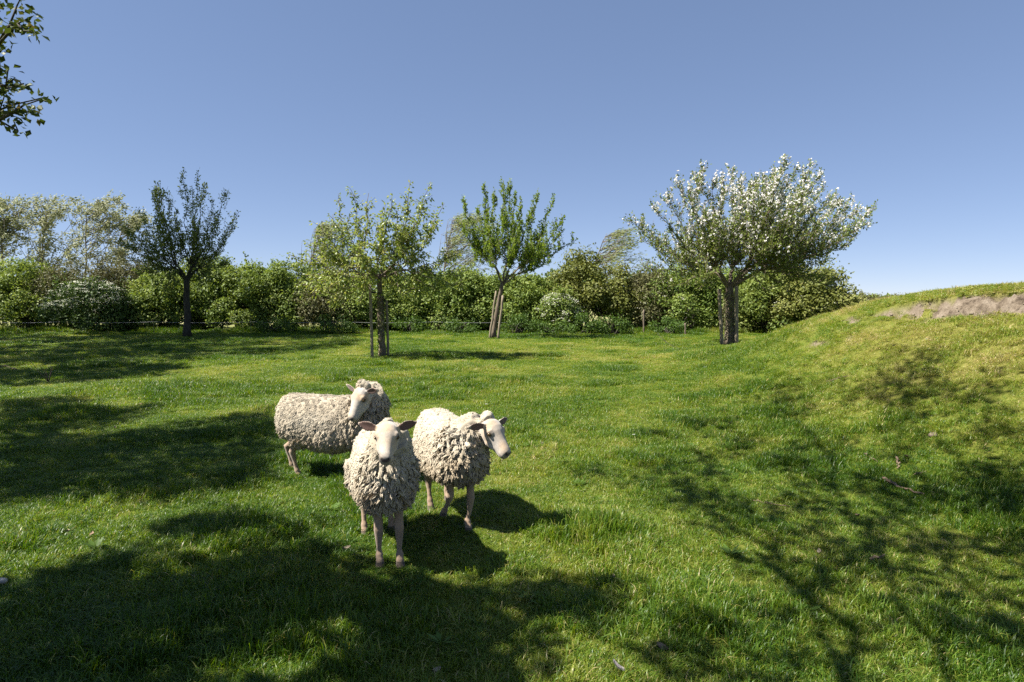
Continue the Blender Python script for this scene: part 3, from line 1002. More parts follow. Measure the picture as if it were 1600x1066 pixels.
shrub('elder_shrub', 'thin brown-stemmed shrub in the hedge behind the pear tree', 525, 418, 110, 33.5, 720, 'leaf_brown', n_leaves=5500, lw=0.05, sprig=0.25)
for k, (px, py, w, lb) in enumerate([(590, 424, 115, 'green hawthorn straight behind the pear trunk and its stakes'), (655, 422, 120, 'hawthorn with a few white flowers right of the pear trunk'), (715, 424, 115, 'dense green hawthorn below the pale middle willow'), (768, 430, 100, 'green hawthorn behind the pale stakes of the bright green tree')]):
    shrub('hawthorn_shrub', lb, px, py, w, 33.5 + 0.4 * (k % 2), 730 + k, 'leaf_hedge', n_leaves=8000, group='hedge shrubs between pear tree and bright green tree',
          flower='umbel' if k == 1 else None, nflower=60, flower_band=(0.7, 1.1))
shrub('hawthorn_shrub', 'green hawthorn shrub in the hedge right behind the bright green tree', 820, 428, 100, 33.5, 735, 'leaf_hedge', n_leaves=7000)
shrub('flowering_shrub', 'small shrub covered in white flowers below the yellowish hawthorn', 872, 460, 52, 31.8, 740, 'leaf_hedge', n_leaves=2600, depth=0.7, flower='umbel', nflower=420, flower_band=(0.2, 1.1))
shrub('hawthorn_shrub', 'big yellowish-green hawthorn shrub with the small willow behind it', 930, 388, 150, 34, 741, 'leaf_olive', n_leaves=11000, sprig=0.22, wind=0.3, flower='umbel', nflower=60, flower_band=(0.1, 0.5))
shrub('blackthorn_shrub', 'grey-brown twiggy shrub in the hedge behind a wooden fence post', 1015, 416, 95, 34, 742, 'leaf_brown', n_leaves=4500, sprig=0.3, lw=0.05)
shrub('hawthorn_shrub', 'green hawthorn with a few white flowers left of the blossoming apple trunk', 1070, 412, 115, 33, 743, 'leaf_hedge', n_leaves=8000, flower='umbel', nflower=110, flower_band=(0.25, 0.9))
shrub('hawthorn_shrub', 'green hawthorn hidden behind the blossoming apple trunk', 1140, 418, 115, 33, 744, 'leaf_hedge', n_leaves=7500)
shrub('hawthorn_shrub', 'bright green hawthorn right behind the apple crown above the mound foot', 1205, 415, 120, 31, 745, 'leaf_apple', n_leaves=8000)
shrub('hawthorn_shrub', 'last green hawthorn of the hedge with windblown sprays over the mound', 1268, 405, 110, 30, 746, 'leaf_olive', n_leaves=9000, sprig=0.3, wind=0.6, flower='umbel', nflower=50, flower_band=(0.2, 0.8))

# a second row that closes the hedge
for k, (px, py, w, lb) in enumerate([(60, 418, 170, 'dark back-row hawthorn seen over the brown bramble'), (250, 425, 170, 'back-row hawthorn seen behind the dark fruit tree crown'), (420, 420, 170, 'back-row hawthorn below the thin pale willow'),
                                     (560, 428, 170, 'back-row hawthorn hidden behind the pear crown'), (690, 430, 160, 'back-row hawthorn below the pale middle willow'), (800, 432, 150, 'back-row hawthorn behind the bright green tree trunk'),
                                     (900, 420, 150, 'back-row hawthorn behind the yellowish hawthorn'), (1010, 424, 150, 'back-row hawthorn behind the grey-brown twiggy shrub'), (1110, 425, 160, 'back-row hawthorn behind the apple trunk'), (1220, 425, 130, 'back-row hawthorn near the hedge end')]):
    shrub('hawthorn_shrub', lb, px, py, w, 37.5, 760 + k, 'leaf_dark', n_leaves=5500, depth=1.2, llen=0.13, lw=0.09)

# low herbs along the hedge foot
for k, (px, w, t, Y, lb) in enumerate([(862, 62, 487, 30.5, 'nettle clump below the small white-flowered shrub'), (915, 60, 489, 30.3, 'dark nettle clump at the foot of the yellowish hawthorn'),
        (958, 55, 492, 30.2, 'nettle clump between yellowish hawthorn and wooden fence post'), (1045, 50, 493, 30.4, 'nettle clump between the wooden fence post and the low stub'),
        (520, 70, 489, 30.6, 'tall nettle clump under the thin brown-stemmed shrub'), (430, 60, 495, 30.6, 'low nettle clump behind the fence wire left of the willow'),
        (640, 55, 494, 30.6, 'low nettle clump at the hedge foot just right of the pear stakes'), (720, 50, 493, 30.8, 'low nettle clump at the hedge foot left of the pale leaning stake'), (810, 50, 490, 30.6, 'nettle clump at the hedge foot just right of the bright green tree')]):
    shrub('nettle_patch', lb, px, t, w, Y, 780 + k, 'leaf_nettle', n_leaves=1500, depth=0.6, h_bottom=0.0, llen=0.10, lw=0.06, cat='plant', group='nettles along the hedge foot', lumps=20, lump_r=(0.18, 0.3))

# far land past the mound
for k, (px, py, w, Y, lb) in enumerate([(1352, 464, 34, 44, 'largest brownish thorn bush past the hedge end, above the mound slope'), (1378, 466, 26, 47, 'middle of three brownish thorn bushes above the mound slope'), (1400, 465, 24, 50, 'brownish thorn bush closest to the bare bank, behind the mound')]):
    shrub('thorn_bush', lb, px, py, w, Y, 790 + k, 'leaf_brown', n_leaves=1800, depth=0.8, llen=0.12, lw=0.05, sprig=0.35, group='bushes beyond the mound')
for k, (px, w) in enumerate([(1306, 40), (1334, 44), (1368, 50)]):
    shrub('far_tree_clump', 'distant low tree clump on the horizon beyond the mound', px, 466 - (k % 3), w, 260, 800 + k, 'leaf_hedge', n_leaves=1600, depth=4, llen=1.1, lw=0.8, cat='tree', group='far trees on the horizon', lumps=30, lump_r=(1.5, 3.0))


# ------------------------------------------------------------------ trees outside the picture that throw the shade
def shade_tree(name, label, trunk, fork_h, clusters, seed, leafmat, leaf=0.10, per=38, crad=0.36, trunk_r=0.16, tip_r=0.008, group=None, limbs=None, fine=None):
    """a broad-leaved tree: limbs grow from the fork to every leaf cluster"""
    rng = np.random.default_rng(seed)
    base = np.array([trunk[0], trunk[1], tz(*trunk) - 0.03])
    root = empty(name, base, label, 'tree', group)
    C = np.array(list(clusters) + list(fine or []))
    cen = C.mean(0)
    fork = base + [(cen[0] - base[0]) * 0.12, (cen[1] - base[1]) * 0.12, fork_h]
    nodes = [base, base * 0.5 + fork * 0.5 + rng.normal(0, 0.03, 3), fork]
    par = [-1, 0, 1]; path = [0, 0, 0]; cnt = [0, 0, 0]
    tips = []
    for i in np.argsort(np.linalg.norm(C - fork, axis=1)):
        c = C[i]
        nd = np.array(nodes[2:])
        dist = np.linalg.norm(nd - c, axis=1)
        cost = dist + 0.35 * np.array(path[2:]) + 0.8 * np.maximum(0, nd[:, 2] - c[2])
        j = int(np.argmin(cost)) + 2
        L = np.linalg.norm(c - nodes[j]); m = max(1, int(L / 0.45))
        prev = j
        sag = rng.normal(0, 0.05, 3)
        for k in range(1, m + 1):
            t = k / m
            q = nodes[j] + (c - nodes[j]) * t + (sag * L + np.array([0, 0, 0.06 * L])) * math.sin(PI * t) + (rng.normal(0, 0.02, 3) if k < m else 0)
            nodes.append(q); par.append(prev); path.append(path[prev] + L / m); cnt.append(0)
            prev = len(nodes) - 1
        tips.append(prev)
    for t in tips:
        k = t
        while k >= 0:
            cnt[k] += 1; k = par[k]
    r = np.minimum(trunk_r, tip_r * np.array(cnt, float) ** 0.5 * 1.6)
    r[0] = trunk_r * 1.25; r[1] = trunk_r; r[2] = trunk_r * 0.9
    G = Geo()
    for k in range(1, len(nodes)):
        p = par[k]
        ra = min(r[p], r[k] * 1.25) if p > 1 else r[p]
        G.tube(np.array([nodes[p], nodes[k]]) - base, [ra, r[k]], 6)
    if limbs:
        for pts, ra, rb in limbs:
            pts = np.asarray(pts)
            G.tube(pts - base, np.linspace(ra, rb, len(pts)), 6)
    link('trunk', G.mesh(name + '_wood'), M['bark_dark'], root)
    nf = len(fine) if fine else 0
    reps = np.full(len(C), per); rads = np.full(len(C), crad)
    if nf:
        reps[-nf:] = 9; rads[-nf:] = 0.13
    n = int(reps.sum())
    P = np.repeat(C, reps, 0) + rand_unit(n, rng) * (rng.uniform(0, 1, (n, 1)) ** 0.5) * np.repeat(rads, reps)[:, None] * [1.1, 1.1, 0.7]
    A = rand_unit(n, rng) + [0, 0, -0.3]
    link('crown', leaf_mesh(name + '_leaves', P - base, A, rand_unit(n, rng) + [0, 0, 1.2], leaf * rng.uniform(0.7, 1.25, n), leaf * 0.75 * rng.uniform(0.7, 1.2, n), np.clip(rng.normal(0.4, 0.25, n), 0, 1)), M[leafmat], root)
    return root


def visible(p):
    px, py, w = project(np.array(p))
    return w > 0.1 and -25 < px < 1625 and -25 < py < 1090


SHEEP_FACE = at(608, 685, 3.75)


def poly_clusters(poly, n, hr, rng, gap=0.0, seed=0, hfun=None):
    poly = np.array(poly, float)
    lo, hi = poly.min(0), poly.max(0)
    out = []
    tries = 0
    # even over the ground, so sample in 1/(y-470)
    while len(out) < n and tries < n * 60:
        tries += 1
        x = rng.uniform(lo[0], hi[0])
        y = rng.uniform(lo[1], hi[1])
        # weight by ground area
        if rng.uniform() > ((lo[1] - 455) / (y - 455)) ** 2.2:
            continue
        if not in_poly(np.array([x]), np.array([y]), poly)[0]:
            continue
        h = rng.uniform(*hr)
        p = shade_src(x, y, h)
        if gap > 0 and vnoise(np.array([p[0] * 1.9]), np.array([p[1] * 1.9]), seed)[0] < gap:
            continue
        if visible(p):
            continue
        hd_ = SHEEP_FACE - p
        if np.linalg.norm(hd_ - TO_SUN * np.dot(hd_, TO_SUN)) < 0.50:      # a gap in the leaves: sun on the near sheep's face
            continue
        out.append(p)
    return out


rs = np.random.default_rng(77)
A1 = [(0, 935), (60, 912), (130, 900), (200, 878), (260, 825), (350, 808), (440, 828), (500, 846), (545, 888), (600, 905), (690, 912), (780, 938), (830, 965), (815, 1010), (800, 1066), (820, 1200), (0, 1200)]
cl = poly_clusters(A1, 165, (4.6, 6.8), rs, 0.42, 5)
cl += poly_clusters([(-700, 940), (0, 935), (0, 1200), (-700, 1200)], 30, (4.4, 6.4), rs, 0.2, 5)
cl += poly_clusters([(800, 905), (860, 895), (935, 928), (900, 960), (820, 952)], 6, (5.2, 6.2), rs)
shade_tree('shade_maple', 'leafy maple just left of the camera position, shading the near grass', (-5.6, 0.9), 2.6, cl, 41, 'leaf_maple', 0.12, 44, 0.31, 0.2, tip_r=0.006)
B1 = [(0, 690), (100, 685), (200, 675), (330, 655), (420, 640), (436, 700), (425, 745), (380, 765), (300, 785), (200, 775), (100, 780), (0, 790)]
B2 = [(0, 625), (60, 628), (110, 618), (165, 642), (250, 636), (240, 650), (170, 665), (100, 690), (0, 690)]
cl = poly_clusters(B1, 330, (5.2, 7.8), rs, 0.12, 6) + poly_clusters(B2, 170, (5.4, 7.8), rs, 0.1, 7)
cl += poly_clusters([(-500, 640), (0, 640), (0, 790), (-500, 790)], 50, (5.2, 7.6), rs, 0.2, 8)
fine = []
# the sprays that reach into the picture at its upper left corner
for (px, py) in [(5, 12), (30, 8), (48, 30), (12, 40), (28, 40), (40, 45), (58, 52), (10, 62), (3, 78), (10, 112), (24, 118), (20, 135), (8, 135), (40, 135), (12, 170), (30, 178), (44, 172), (60, 178), (72, 160), (30, 198), (5, 190), (18, 158), (-20, 60), (-20, 140), (-30, 100), (-40, 170), (-25, 20)]:
    for q in range(2):
        fine.append(at(px - 6 + rs.uniform(-9, 9), py + rs.uniform(-9, 9), 7.6 + rs.uniform(-0.3, 0.3)))
shade_tree('shade_maple', 'maple whose leafy branch tips hang against the blue sky', (-9.0, 5.6), 2.8, cl, 42, 'leaf_maple', 0.085, 40, 0.30, 0.22, tip_r=0.0045, fine=fine)
C1 = [(-150, 524), (60, 520), (200, 522), (330, 530), (330, 555), (250, 584), (150, 598), (0, 604), (-150, 604)]
cl = poly_clusters(C1, 520, (9.0, 13.5), rs, 0.27, 9)
shade_tree('shade_maple', 'maple beyond the left picture edge, shading the grass by the hedge', (-24.5, 16.5), 4.5, cl, 43, 'leaf_maple', 0.22, 58, 0.62, 0.30)
# a high crown that shades the dark fruit tree
cl = []
for k in range(230):
    q = at(rs.uniform(150, 390), rs.uniform(255, 530), T0_Y + rs.uniform(-1.6, 1.6))
    h = rs.uniform(9.5, 12.5)
    p = q + TO_SUN * (h / TO_SUN[2])
    if not visible(p):
        cl.append(p)
cl += poly_clusters([(200, 521), (400, 520), (560, 522), (568, 540), (430, 556), (330, 560), (210, 548)], 200, (14.5, 20.0), rs, 0.25, 12)
shade_tree('tall_shade_tree', 'tall broad tree left of the orchard shading the dark fruit tree', (-26.5, 25.5), 5.5, cl, 44, 'leaf_maple', 0.24, 34, 0.75, 0.32)

# sparse tree standing behind the camera: long limbs whose shadows cross the mound
LINES = [([(1330, 1100), (1250, 900), (1180, 820), (1130, 750), (1060, 680)], 4.6, 6.3),
         ([(1180, 820), (1100, 770), (1040, 730)], 5.6, 6.2),
         ([(1500, 1110), (1390, 890), (1320, 780), (1275, 735), (1190, 690)], 4.6, 6.4),
         ([(1390, 890), (1330, 860), (1270, 830)], 5.2, 5.8),
         ([(1640, 1060), (1480, 880), (1400, 800), (1345, 755)], 4.8, 6.2),
         ([(1680, 900), (1560, 770), (1480, 700), (1380, 665)], 5.0, 6.6),
         ([(1700, 760), (1600, 685), (1500, 625), (1420, 575)], 5.6, 7.0),
         ([(1320, 780), (1290, 700), (1230, 640), (1215, 605)], 5.6, 6.8),
         ([(1500, 625), (1400, 615), (1330, 610)], 6.4, 7.0)]
limbs = []; cl = []
for pts, h0, h1 in LINES:
    hs = np.linspace(h0, h1, len(pts))
    q = np.array([shade_src(px, py, h) for (px, py), h in zip(pts, hs)])
    t = np.linspace(0, len(q) - 1, 14); i = np.minimum(t.astype(int), len(q) - 2); f = (t - i)[:, None]
    c = q[i] * (1 - f) + q[i + 1] * f
    c = wob(c, 0.03, rs)
    limbs.append((c, 0.022, 0.008))
    for k in range(3, 14):
        for q in range(2):
            p = c[k] + rs.normal(0, 0.30, 3) * [1, 1, 0.6]
            if rs.uniform() < 0.7 and not visible(p): cl.append(p)
for poly, n in (([(1510, 1066), (1450, 960), (1520, 850), (1600, 760), (1700, 760), (1700, 1100)], 26), ([(1000, 1000), (1250, 930), (1450, 1000), (1450, 1150), (1000, 1150)], 12),
                ([(1400, 730), (1600, 720), (1600, 800), (1420, 800)], 7), ([(1050, 660), (1200, 640), (1240, 740), (1100, 760)], 9), ([(1380, 560), (1600, 560), (1600, 700), (1420, 640)], 12)):
    cl += poly_clusters(poly, n, (5.2, 6.6), rs)
shade_tree('shade_ash', 'half-leafed ash behind the camera throwing branch shadows on the mound', (-3.4, -1.2), 2.6, cl, 45, 'leaf_maple', 0.10, 25, 0.30, 0.07, tip_r=0.0015, limbs=limbs)


# ------------------------------------------------------------------ sheep
def remesh(geo, voxel, smooth_it, name, fac=0.5):
    me = geo.mesh('tmp_' + name)
    o = bpy.data.objects.new('tmp_' + name, me)
    COL.objects.link(o)
    md = o.modifiers.new('r', 'REMESH'); md.mode = 'VOXEL'; md.voxel_size = voxel; md.use_smooth_shade = True
    if smooth_it:
        sm = o.modifiers.new('s', 'SMOOTH'); sm.iterations = smooth_it; sm.factor = fac
    dg = bpy.context.evaluated_depsgraph_get()
    dg.update()
    res = bpy.data.meshes.new_from_object(o.evaluated_get(dg))
    res.name = name
    bpy.data.objects.remove(o)
    bpy.data.meshes.remove(me)
    return res


def mesh_arrays(me):
    n = len(me.vertices)
    v = np.empty(n * 3, np.float32); me.vertices.foreach_get('co', v)
    nr = np.empty(n * 3, np.float32); me.vertices.foreach_get('normal', nr)
    return v.reshape(-1, 3).astype(float), nr.reshape(-1, 3).astype(float)


def ell_ring(c, a, b, ra, rb, seg=20, p=2.0):
    t = np.linspace(0, 2 * PI, seg, endpoint=False)
    ct, st = np.cos(t), np.sin(t)
    x = np.sign(ct) * np.abs(ct) ** (2 / p); y = np.sign(st) * np.abs(st) ** (2 / p)
    return np.asarray(c) + np.outer(x * ra, a) + np.outer(y * rb, b)


def lumps3(v, scale, seed):
    """cheap 3-d noise from three planes"""
    return (vnoise(v[:, 0] * scale + 7, v[:, 1] * scale, seed) + vnoise(v[:, 1] * scale + 3, v[:, 2] * scale, seed + 1) + vnoise(v[:, 2] * scale, v[:, 0] * scale + 9, seed + 2)) / 3


def make_sheep(label, loc, heading, scale, head_pos, head_dir, head_roll, legs, seed, belly=0.0, cap=1.0, body_len=1.0, width=1.0, ear_droop=0.1, chestz=0.0, ears=None, hs=1.0, ear_len=1.12):
    """local frame: x forward, y to the animal's left, z up. head_pos: poll position, head_dir: poll to nose"""
    rng = np.random.default_rng(seed)
    loc = np.array([loc[0], loc[1], tz(loc[0], loc[1])])
    root = empty('sheep', loc, label, 'sheep')
    root.rotation_euler = (0, 0, heading)
    root.scale = (scale,) * 3
    X, Yv, Z = np.eye(3)
    L = body_len
    # torso profile: x, centre z, half height, half width
    prof = [(-0.535, .600, .115, .095), (-0.515, .592, .175, .150), (-0.46, .583, .212, .198), (-0.34, .574, .230, .230), (-0.15, .560 - belly * .4, .232 + belly * .4, .248),
            (0.02, .556 - belly * .5, .236 + belly * .5, .252), (0.18, .562 - belly * .3, .232 + belly * .3, .222), (0.30, .578, .222, .185), (0.38, .592, .200, .155), (0.445, .608, .150, .115), (0.475, .618, .085, .065)]
    prof = [(x * L, z + chestz * max(0, x), hh, hw * width) for x, z, hh, hw in prof]

    def torso(shrink):
        out = []
        for x, z, hh, hw in prof:
            r = ell_ring((x, 0, z), Yv, Z, max(0.02, hw - shrink), max(0.02, hh - shrink), 32, 2.4)
            r[:, 1] *= 1 - (0.10 + 0.12 * float(sstep(-0.1, 0.35, x))) * (r[:, 2] - z) / hh      # wool hangs: wider below
            out.append(r)
        return out
    hp = np.array(head_pos, float); a = unit(head_dir)
    up0 = np.array([0, 0, 1.0]) + 0.001 * X
    s = unit(np.cross(up0, a)); u = np.cross(a, s)       # s: animal's left-ish side of head, u: forehead normal
    ca, sa = math.cos(head_roll), math.sin(head_roll)
    s, u = s * ca + u * sa, u * ca - s * sa
    sh, uh, ah = s, u, a
    s, u, a = s * hs, u * hs, a * hs       # head-sized units
    nb0 = np.array([0.24 * L, 0, 0.62]); nb3 = hp - a * 0.01 - u * 0.045
    nb1 = nb0 + np.array([0.14, 0, 0.07]); nb2 = nb3 - a * 0.07 - u * 0.05 + (nb0 - nb3) * 0.18
    neck = bez(nb0, nb1, nb2, nb3, 9)
    # ---------------- body (skin): one continuous surface
    B = Geo()
    B.loft(torso(0.045))
    B.tube(neck, np.linspace(0.14, 0.066, 9), 16)
    hprof = [(-0.045, .028, .030, -.012), (-0.02, .054, .056, -.008), (0.02, .068, .070, -.006), (0.06, .072, .074, -.010), (0.09, .067, .072, -.016), (0.12, .055, .064, -.022), (0.15, .046, .056, -.026),
             (0.185, .041, .049, -.029), (0.21, .041, .044, -.031), (0.230, .036, .037, -.033), (0.242, .020, .022, -.035)]
    B.loft([ell_ring(hp + a * t + u * du, s, u, w, h, 20, 2.15) for t, w, h, du in hprof])
    # brow ridges and cheek
    for sg in (-1, 1):
        c = hp + a * 0.072 + s * sg * 0.052 + u * 0.022
        B.tube(np.array([c - a * 0.025, c, c + a * 0.028 + s * sg * -0.006]), np.array([0.012, 0.024, 0.012]) * hs, 8)
        c = hp + a * 0.10 + s * sg * 0.036 - u * 0.050
        B.tube(np.array([c - a * 0.05, c, c + a * 0.055]), np.array([0.018, 0.030, 0.014]) * hs, 8)
        # lips and nostril wings
        c = hp + a * 0.226 + s * sg * 0.017 - u * 0.016
        B.tube(np.array([c - a * 0.02, c + a * 0.008]), np.array([0.017, 0.013]) * hs, 8)
    ear_frames = []
    for k, sg in enumerate((1, -1)):
        root_e = hp + a * 0.018 + s * sg * (0.058 + 0.012 * cap) + u * 0.024
        e = ears[k] if ears else (0.95, -0.25, -0.05, ear_droop)
        d = unit(sh * sg * e[0] + ah * e[1] + uh * e[2] - Z * e[3])
        fd = ah * 0.75 + uh * 0.62 - Z * 0.22
        face = unit(fd - d * np.dot(fd, d))      # the hollow of the ear looks this way
        wv = np.cross(d, face)
        rings = []
        for t, w in ((-0.02, .014), (0.0, .018), (0.022, .027), (0.045, .034), (0.068, .032), (0.09, .024), (0.108, .012), (0.118, .004)):
            th = np.linspace(0, 2 * PI, 16, endpoint=False)
            cc = np.cos(th); ss = np.sin(th)
            hollow = 0.010 * (cc ** 2) * (w / 0.034)
            rings.append(root_e + d * t * ear_len + np.outer(cc * w, wv) + np.outer(ss * 0.0062 + hollow, face))
        B.loft(rings)
        ear_frames.append((root_e, d, face, wv))
    hooves = []
    for kind, sg, pts in legs:
        p = np.array(pts, float)
        if kind == 'f':
            rad = [.068, .050, .029, .031, .0175, .0175, .026, .022]
        else:
            rad = [.095, .078, .036, .034, .019, .0185, .026, .022]
        # joints: shoulder/hip, elbow/stifle, above knee/hock, knee/hock, mid cannon, fetlock top, fetlock, hoof top
        B.tube(p[:8], rad[:8], 10)
        hp0, hp1 = p[7], p[8]
        fw = unit((hp1 - hp0) * [1, 1, 0] + [1e-4, 0, 0])
        sd = np.cross(Z, fw)
        rings = [ell_ring(hp0 + [0, 0, 0.012], fw, sd, .024, .024, 12), ell_ring(hp0 * 0.5 + hp1 * 0.5, fw, sd, .031, .028, 12), ell_ring(hp1 + [0, 0, 0.004], fw, sd, .037, .030, 12, 2.6), ell_ring(hp1, fw, sd, .036, .029, 12, 2.6)]
        B.loft(rings)
        hooves.append((hp1 + hp0) / 2)
    body = remesh(B, 0.0062, 3, 'sheep_body')
    v, nr = mesh_arrays(body)
    n = len(v)
    col = np.tile(np.array([0.32, 0.25, 0.18]), (n, 1))
    rel = (v - hp) / hs
    t = rel @ ah; ls = rel @ sh; lu = rel @ uh
    inhead = (t > -0.05) & (t < 0.29) & (np.abs(ls) < 0.1) & (np.abs(lu) < 0.12)
    white = np.array([0.42, 0.375, 0.325]); tan = np.array([0.43, 0.325, 0.225])
    tn = sstep(0.38, 0.62, lumps3(v, 16, seed) + 0.16 * np.exp(-((t - 0.07) / 0.06) ** 2) - 0.03)
    hc = white * (1 - tn[:, None]) + tan * tn[:, None]
    col[inhead] = hc[inhead]

    def blend(mask, c):
        col[:] = col * (1 - mask[:, None]) + np.array(c) * mask[:, None]
    nose = np.exp(-(((t - 0.238) / 0.020) ** 2 + ((lu + 0.020) / 0.017) ** 2 + (ls / 0.030) ** 2) ** 1.5) * inhead
    blend(np.clip(nose * 1.15, 0, 1), (0.075, 0.05, 0.048))
    for sg in (-1, 1):
        ns = np.exp(-(((t - 0.236) / 0.016) ** 2 + ((lu + 0.010) / 0.008) ** 2 + ((ls - sg * 0.020) / 0.010) ** 2)) * inhead
        blend(np.clip(ns * 1.2, 0, 1), (0.03, 0.02, 0.02))
        ey = np.exp(-(((t - 0.084) / 0.022) ** 2 + ((lu - 0.012) / 0.018) ** 2 + ((ls - sg * 0.066) / 0.016) ** 2)) * inhead
        blend(np.clip(ey * 1.2, 0, 1) * 0.9, (0.075, 0.048, 0.035))
    mouth = np.exp(-((lu + 0.046) / 0.0055) ** 2) * sstep(0.17, 0.205, t) * inhead * (np.abs(ls) < 0.05)
    blend(mouth * 0.75, (0.12, 0.07, 0.06))
    for (re, d, face, wv) in ear_frames:
        q = v - re
        te = q @ d; tf = nr @ face; le = np.abs(q @ wv)
        m = ((te > 0.008) & (te < 0.15) & (le < 0.04) & (np.linalg.norm(np.cross(q, d), axis=1) < 0.045)).astype(float)
        inner = m * sstep(0.25, 0.6, tf) * (1 - sstep(0.024, 0.032, le)) * (1 - sstep(0.102, 0.116, te))
        col[:] = np.where((m * (1 - inner))[:, None] > 0.5, np.array([0.42, 0.345, 0.275]), col)
        blend(inner, (0.14, 0.08, 0.065))
    leg = (v[:, 2] < 0.40) & ~inhead
    ln = lumps3(v, 14, seed + 9)
    lc = np.array([0.29, 0.205, 0.14])[None] * (0.7 + 0.6 * ln)[:, None]
    col[leg] = lc[leg]
    for h in hooves:
        d2 = np.linalg.norm((v - h) * [1, 1, 1.0], axis=1)
        m = (d2 < 0.05) & (v[:, 2] < h[2] + 0.018)
        col[m] = np.array([0.10, 0.075, 0.055])
    add_color(body, 'col', np.clip(col, 0, 1))
    bo = link('body', body, M['skin'], root)
    # eyes
    for sg in (-1, 1):
        G = Geo()
        c = hp + a * 0.084 + s * sg * 0.0645 + u * 0.014
        rings = [c + ell_ring((0, 0, 0), a, u, 0.0145 * math.sin(q), 0.0125 * math.sin(q), 12) + s * sg * 0.012 * math.cos(q) for q in np.linspace(0.05, PI - 0.05, 8)]
        G.loft(rings)
        eo = link('eye', G.mesh('sheep_eye'), M['eye'], root)
    # ear tag on the animal's left ear
    (re, d, face, wv) = ear_frames[0]
    G = Geo()
    c = re + d * 0.045 - face * 0.008 + wv * 0.004
    G.loft([ell_ring(c - face * 0.006, d, wv, .017, .014, 10, 4), ell_ring(c - face * 0.0085, d, wv, .017, .014, 10, 4)])
    link('ear_tag', G.mesh('ear_tag', False), M['eartag'], root)
    # ---------------- fleece
    W = Geo()
    W.loft(torso(0.0))
    W.tube(neck[:8], np.linspace(0.165, 0.112, 9)[:8] + 0.012, 18)
    collar = unit(neck[-1] - neck[-3])
    cc0 = neck[7]
    W.tube(np.array([cc0 - collar * 0.05, cc0, cc0 + collar * 0.035]), [0.10, 0.118 * hs, 0.07 * hs], 16)
    for kind, sg, pts in legs:
        p = np.array(pts, float)
        if kind == 'h':
            W.tube(np.array([p[0], p[1] - [0.02, 0, 0], p[2] * 0.6 + p[1] * 0.4 - [0.012, 0, 0], p[2] * 0.95 + p[1] * 0.05]), [.14, .122, .088, .052], 12)
        else:
            W.tube(np.array([p[0], p[1], p[1] * 0.6 + p[2] * 0.4]), [.10, .075, .045], 12)
    # tail
    W.tube(np.array([[-0.47 * L, 0, 0.70], [-0.545 * L, 0, 0.66], [-0.565 * L, 0.005, 0.54], [-0.555 * L, 0.01, 0.46]]), [0.05, 0.045, 0.04, 0.022], 10)
    if cap > 0:
        c = hp - a * 0.028 + u * 0.022
        rings = [c + ell_ring((0, 0, 0), s, a, 0.078 * cap * math.sin(q), 0.055 * cap * math.sin(q), 14) + u * 0.070 * cap * math.cos(q) for q in np.linspace(0.1, PI - 0.1, 9)]
        W.loft(rings)
    fl = remesh(W, 0.011, 5, 'sheep_fleece')
    v, nr = mesh_arrays(fl)
    # keep the face clear
    disp = 0.026 * (lumps3(v, 7, seed + 2) - 0.5) + (0.003 + 0.026 * sstep(0.05, 0.3, v[:, 0])) * (lumps3(v, 34, seed + 4) - 0.5) - 0.010
    v2 = v + nr * disp[:, None]
    fl.vertices.foreach_set('co', v2.astype(np.float32).ravel())
    fl.update()
    fl.calc_loop_triangles()
    tri = np.empty(len(fl.loop_triangles) * 3, np.int32); fl.loop_triangles.foreach_get('vertices', tri); tri = tri.reshape(-1, 3)
    p0, p1, p2 = v2[tri[:, 0]], v2[tri[:, 1]], v2[tri[:, 2]]
    ar = np.linalg.norm(np.cross(p1 - p0, p2 - p0), axis=1)
    front = np.maximum(sstep(0.06 * L, 0.34 * L, p0[:, 0]) * sstep(0.84, 0.68, p0[:, 2]), 0.38 * sstep(0.62, 0.42, p0[:, 2]))
    fn = unit(np.cross(p1 - p0, p2 - p0))

    def spread(n):
        pick = rng.choice(len(tri), n, p=ar / ar.sum())
        b = rng.dirichlet((1, 1, 1), n)
        return p0[pick] * b[:, :1] + p1[pick] * b[:, 1:2] + p2[pick] * b[:, 2:], fn[pick], front[pick]
    # lock centres, and the single strands that gather into them
    NC, NL = 3000, 64000
    CP, CN, CF = spread(NC)
    side = 1 - np.abs(CN[:, 2:3])
    cdir = unit(CN * (0.20 + 0.25 * CF)[:, None] + np.array([-0.45, 0, 0]) * (1 - CF)[:, None] + np.array([0, 0, -1.0]) * (0.12 + 0.6 * side) + rng.normal(0, 1, (NC, 3)) * (0.13 + 0.22 * CF)[:, None])
    clen = (0.020 + 0.021 * CF) * rng.uniform(0.7, 1.35, NC)
    P, nn, fr = spread(NL)
    near = np.empty(NL, int)
    cpt = CP.T.astype(np.float32); csq = (CP ** 2).sum(1).astype(np.float32)
    for k in range(0, NL, 4000):
        d2 = csq - 2 * (P[k:k + 4000].astype(np.float32) @ cpt)
        near[k:k + 4000] = d2.argmin(1)
    own = CP[near]; cd = cdir[near]; cl0 = clen[near]
    pull = (0.10 + 0.55 * fr) * rng.uniform(0.6, 1.15, NL)
    ln = cl0 * rng.uniform(0.7, 1.15, NL)
    tip = P + cd * ln[:, None] + (own - P) * pull[:, None] + nn * (0.001 + 0.011 * fr)[:, None] + rng.normal(0, 0.0024, (NL, 3))
    mid = P * 0.5 + tip * 0.5 + nn * (0.0025 + 0.0105 * fr)[:, None] + (own - P) * (0.12 * fr)[:, None]
    ax = unit(tip - P)
    sd = unit(np.cross(ax, nn + rng.normal(0, 0.28, (NL, 3))))
    wd = ((0.0026 + 0.0012 * fr) * rng.uniform(0.7, 1.3, NL))[:, None]
    root_p = P - nn * 0.004
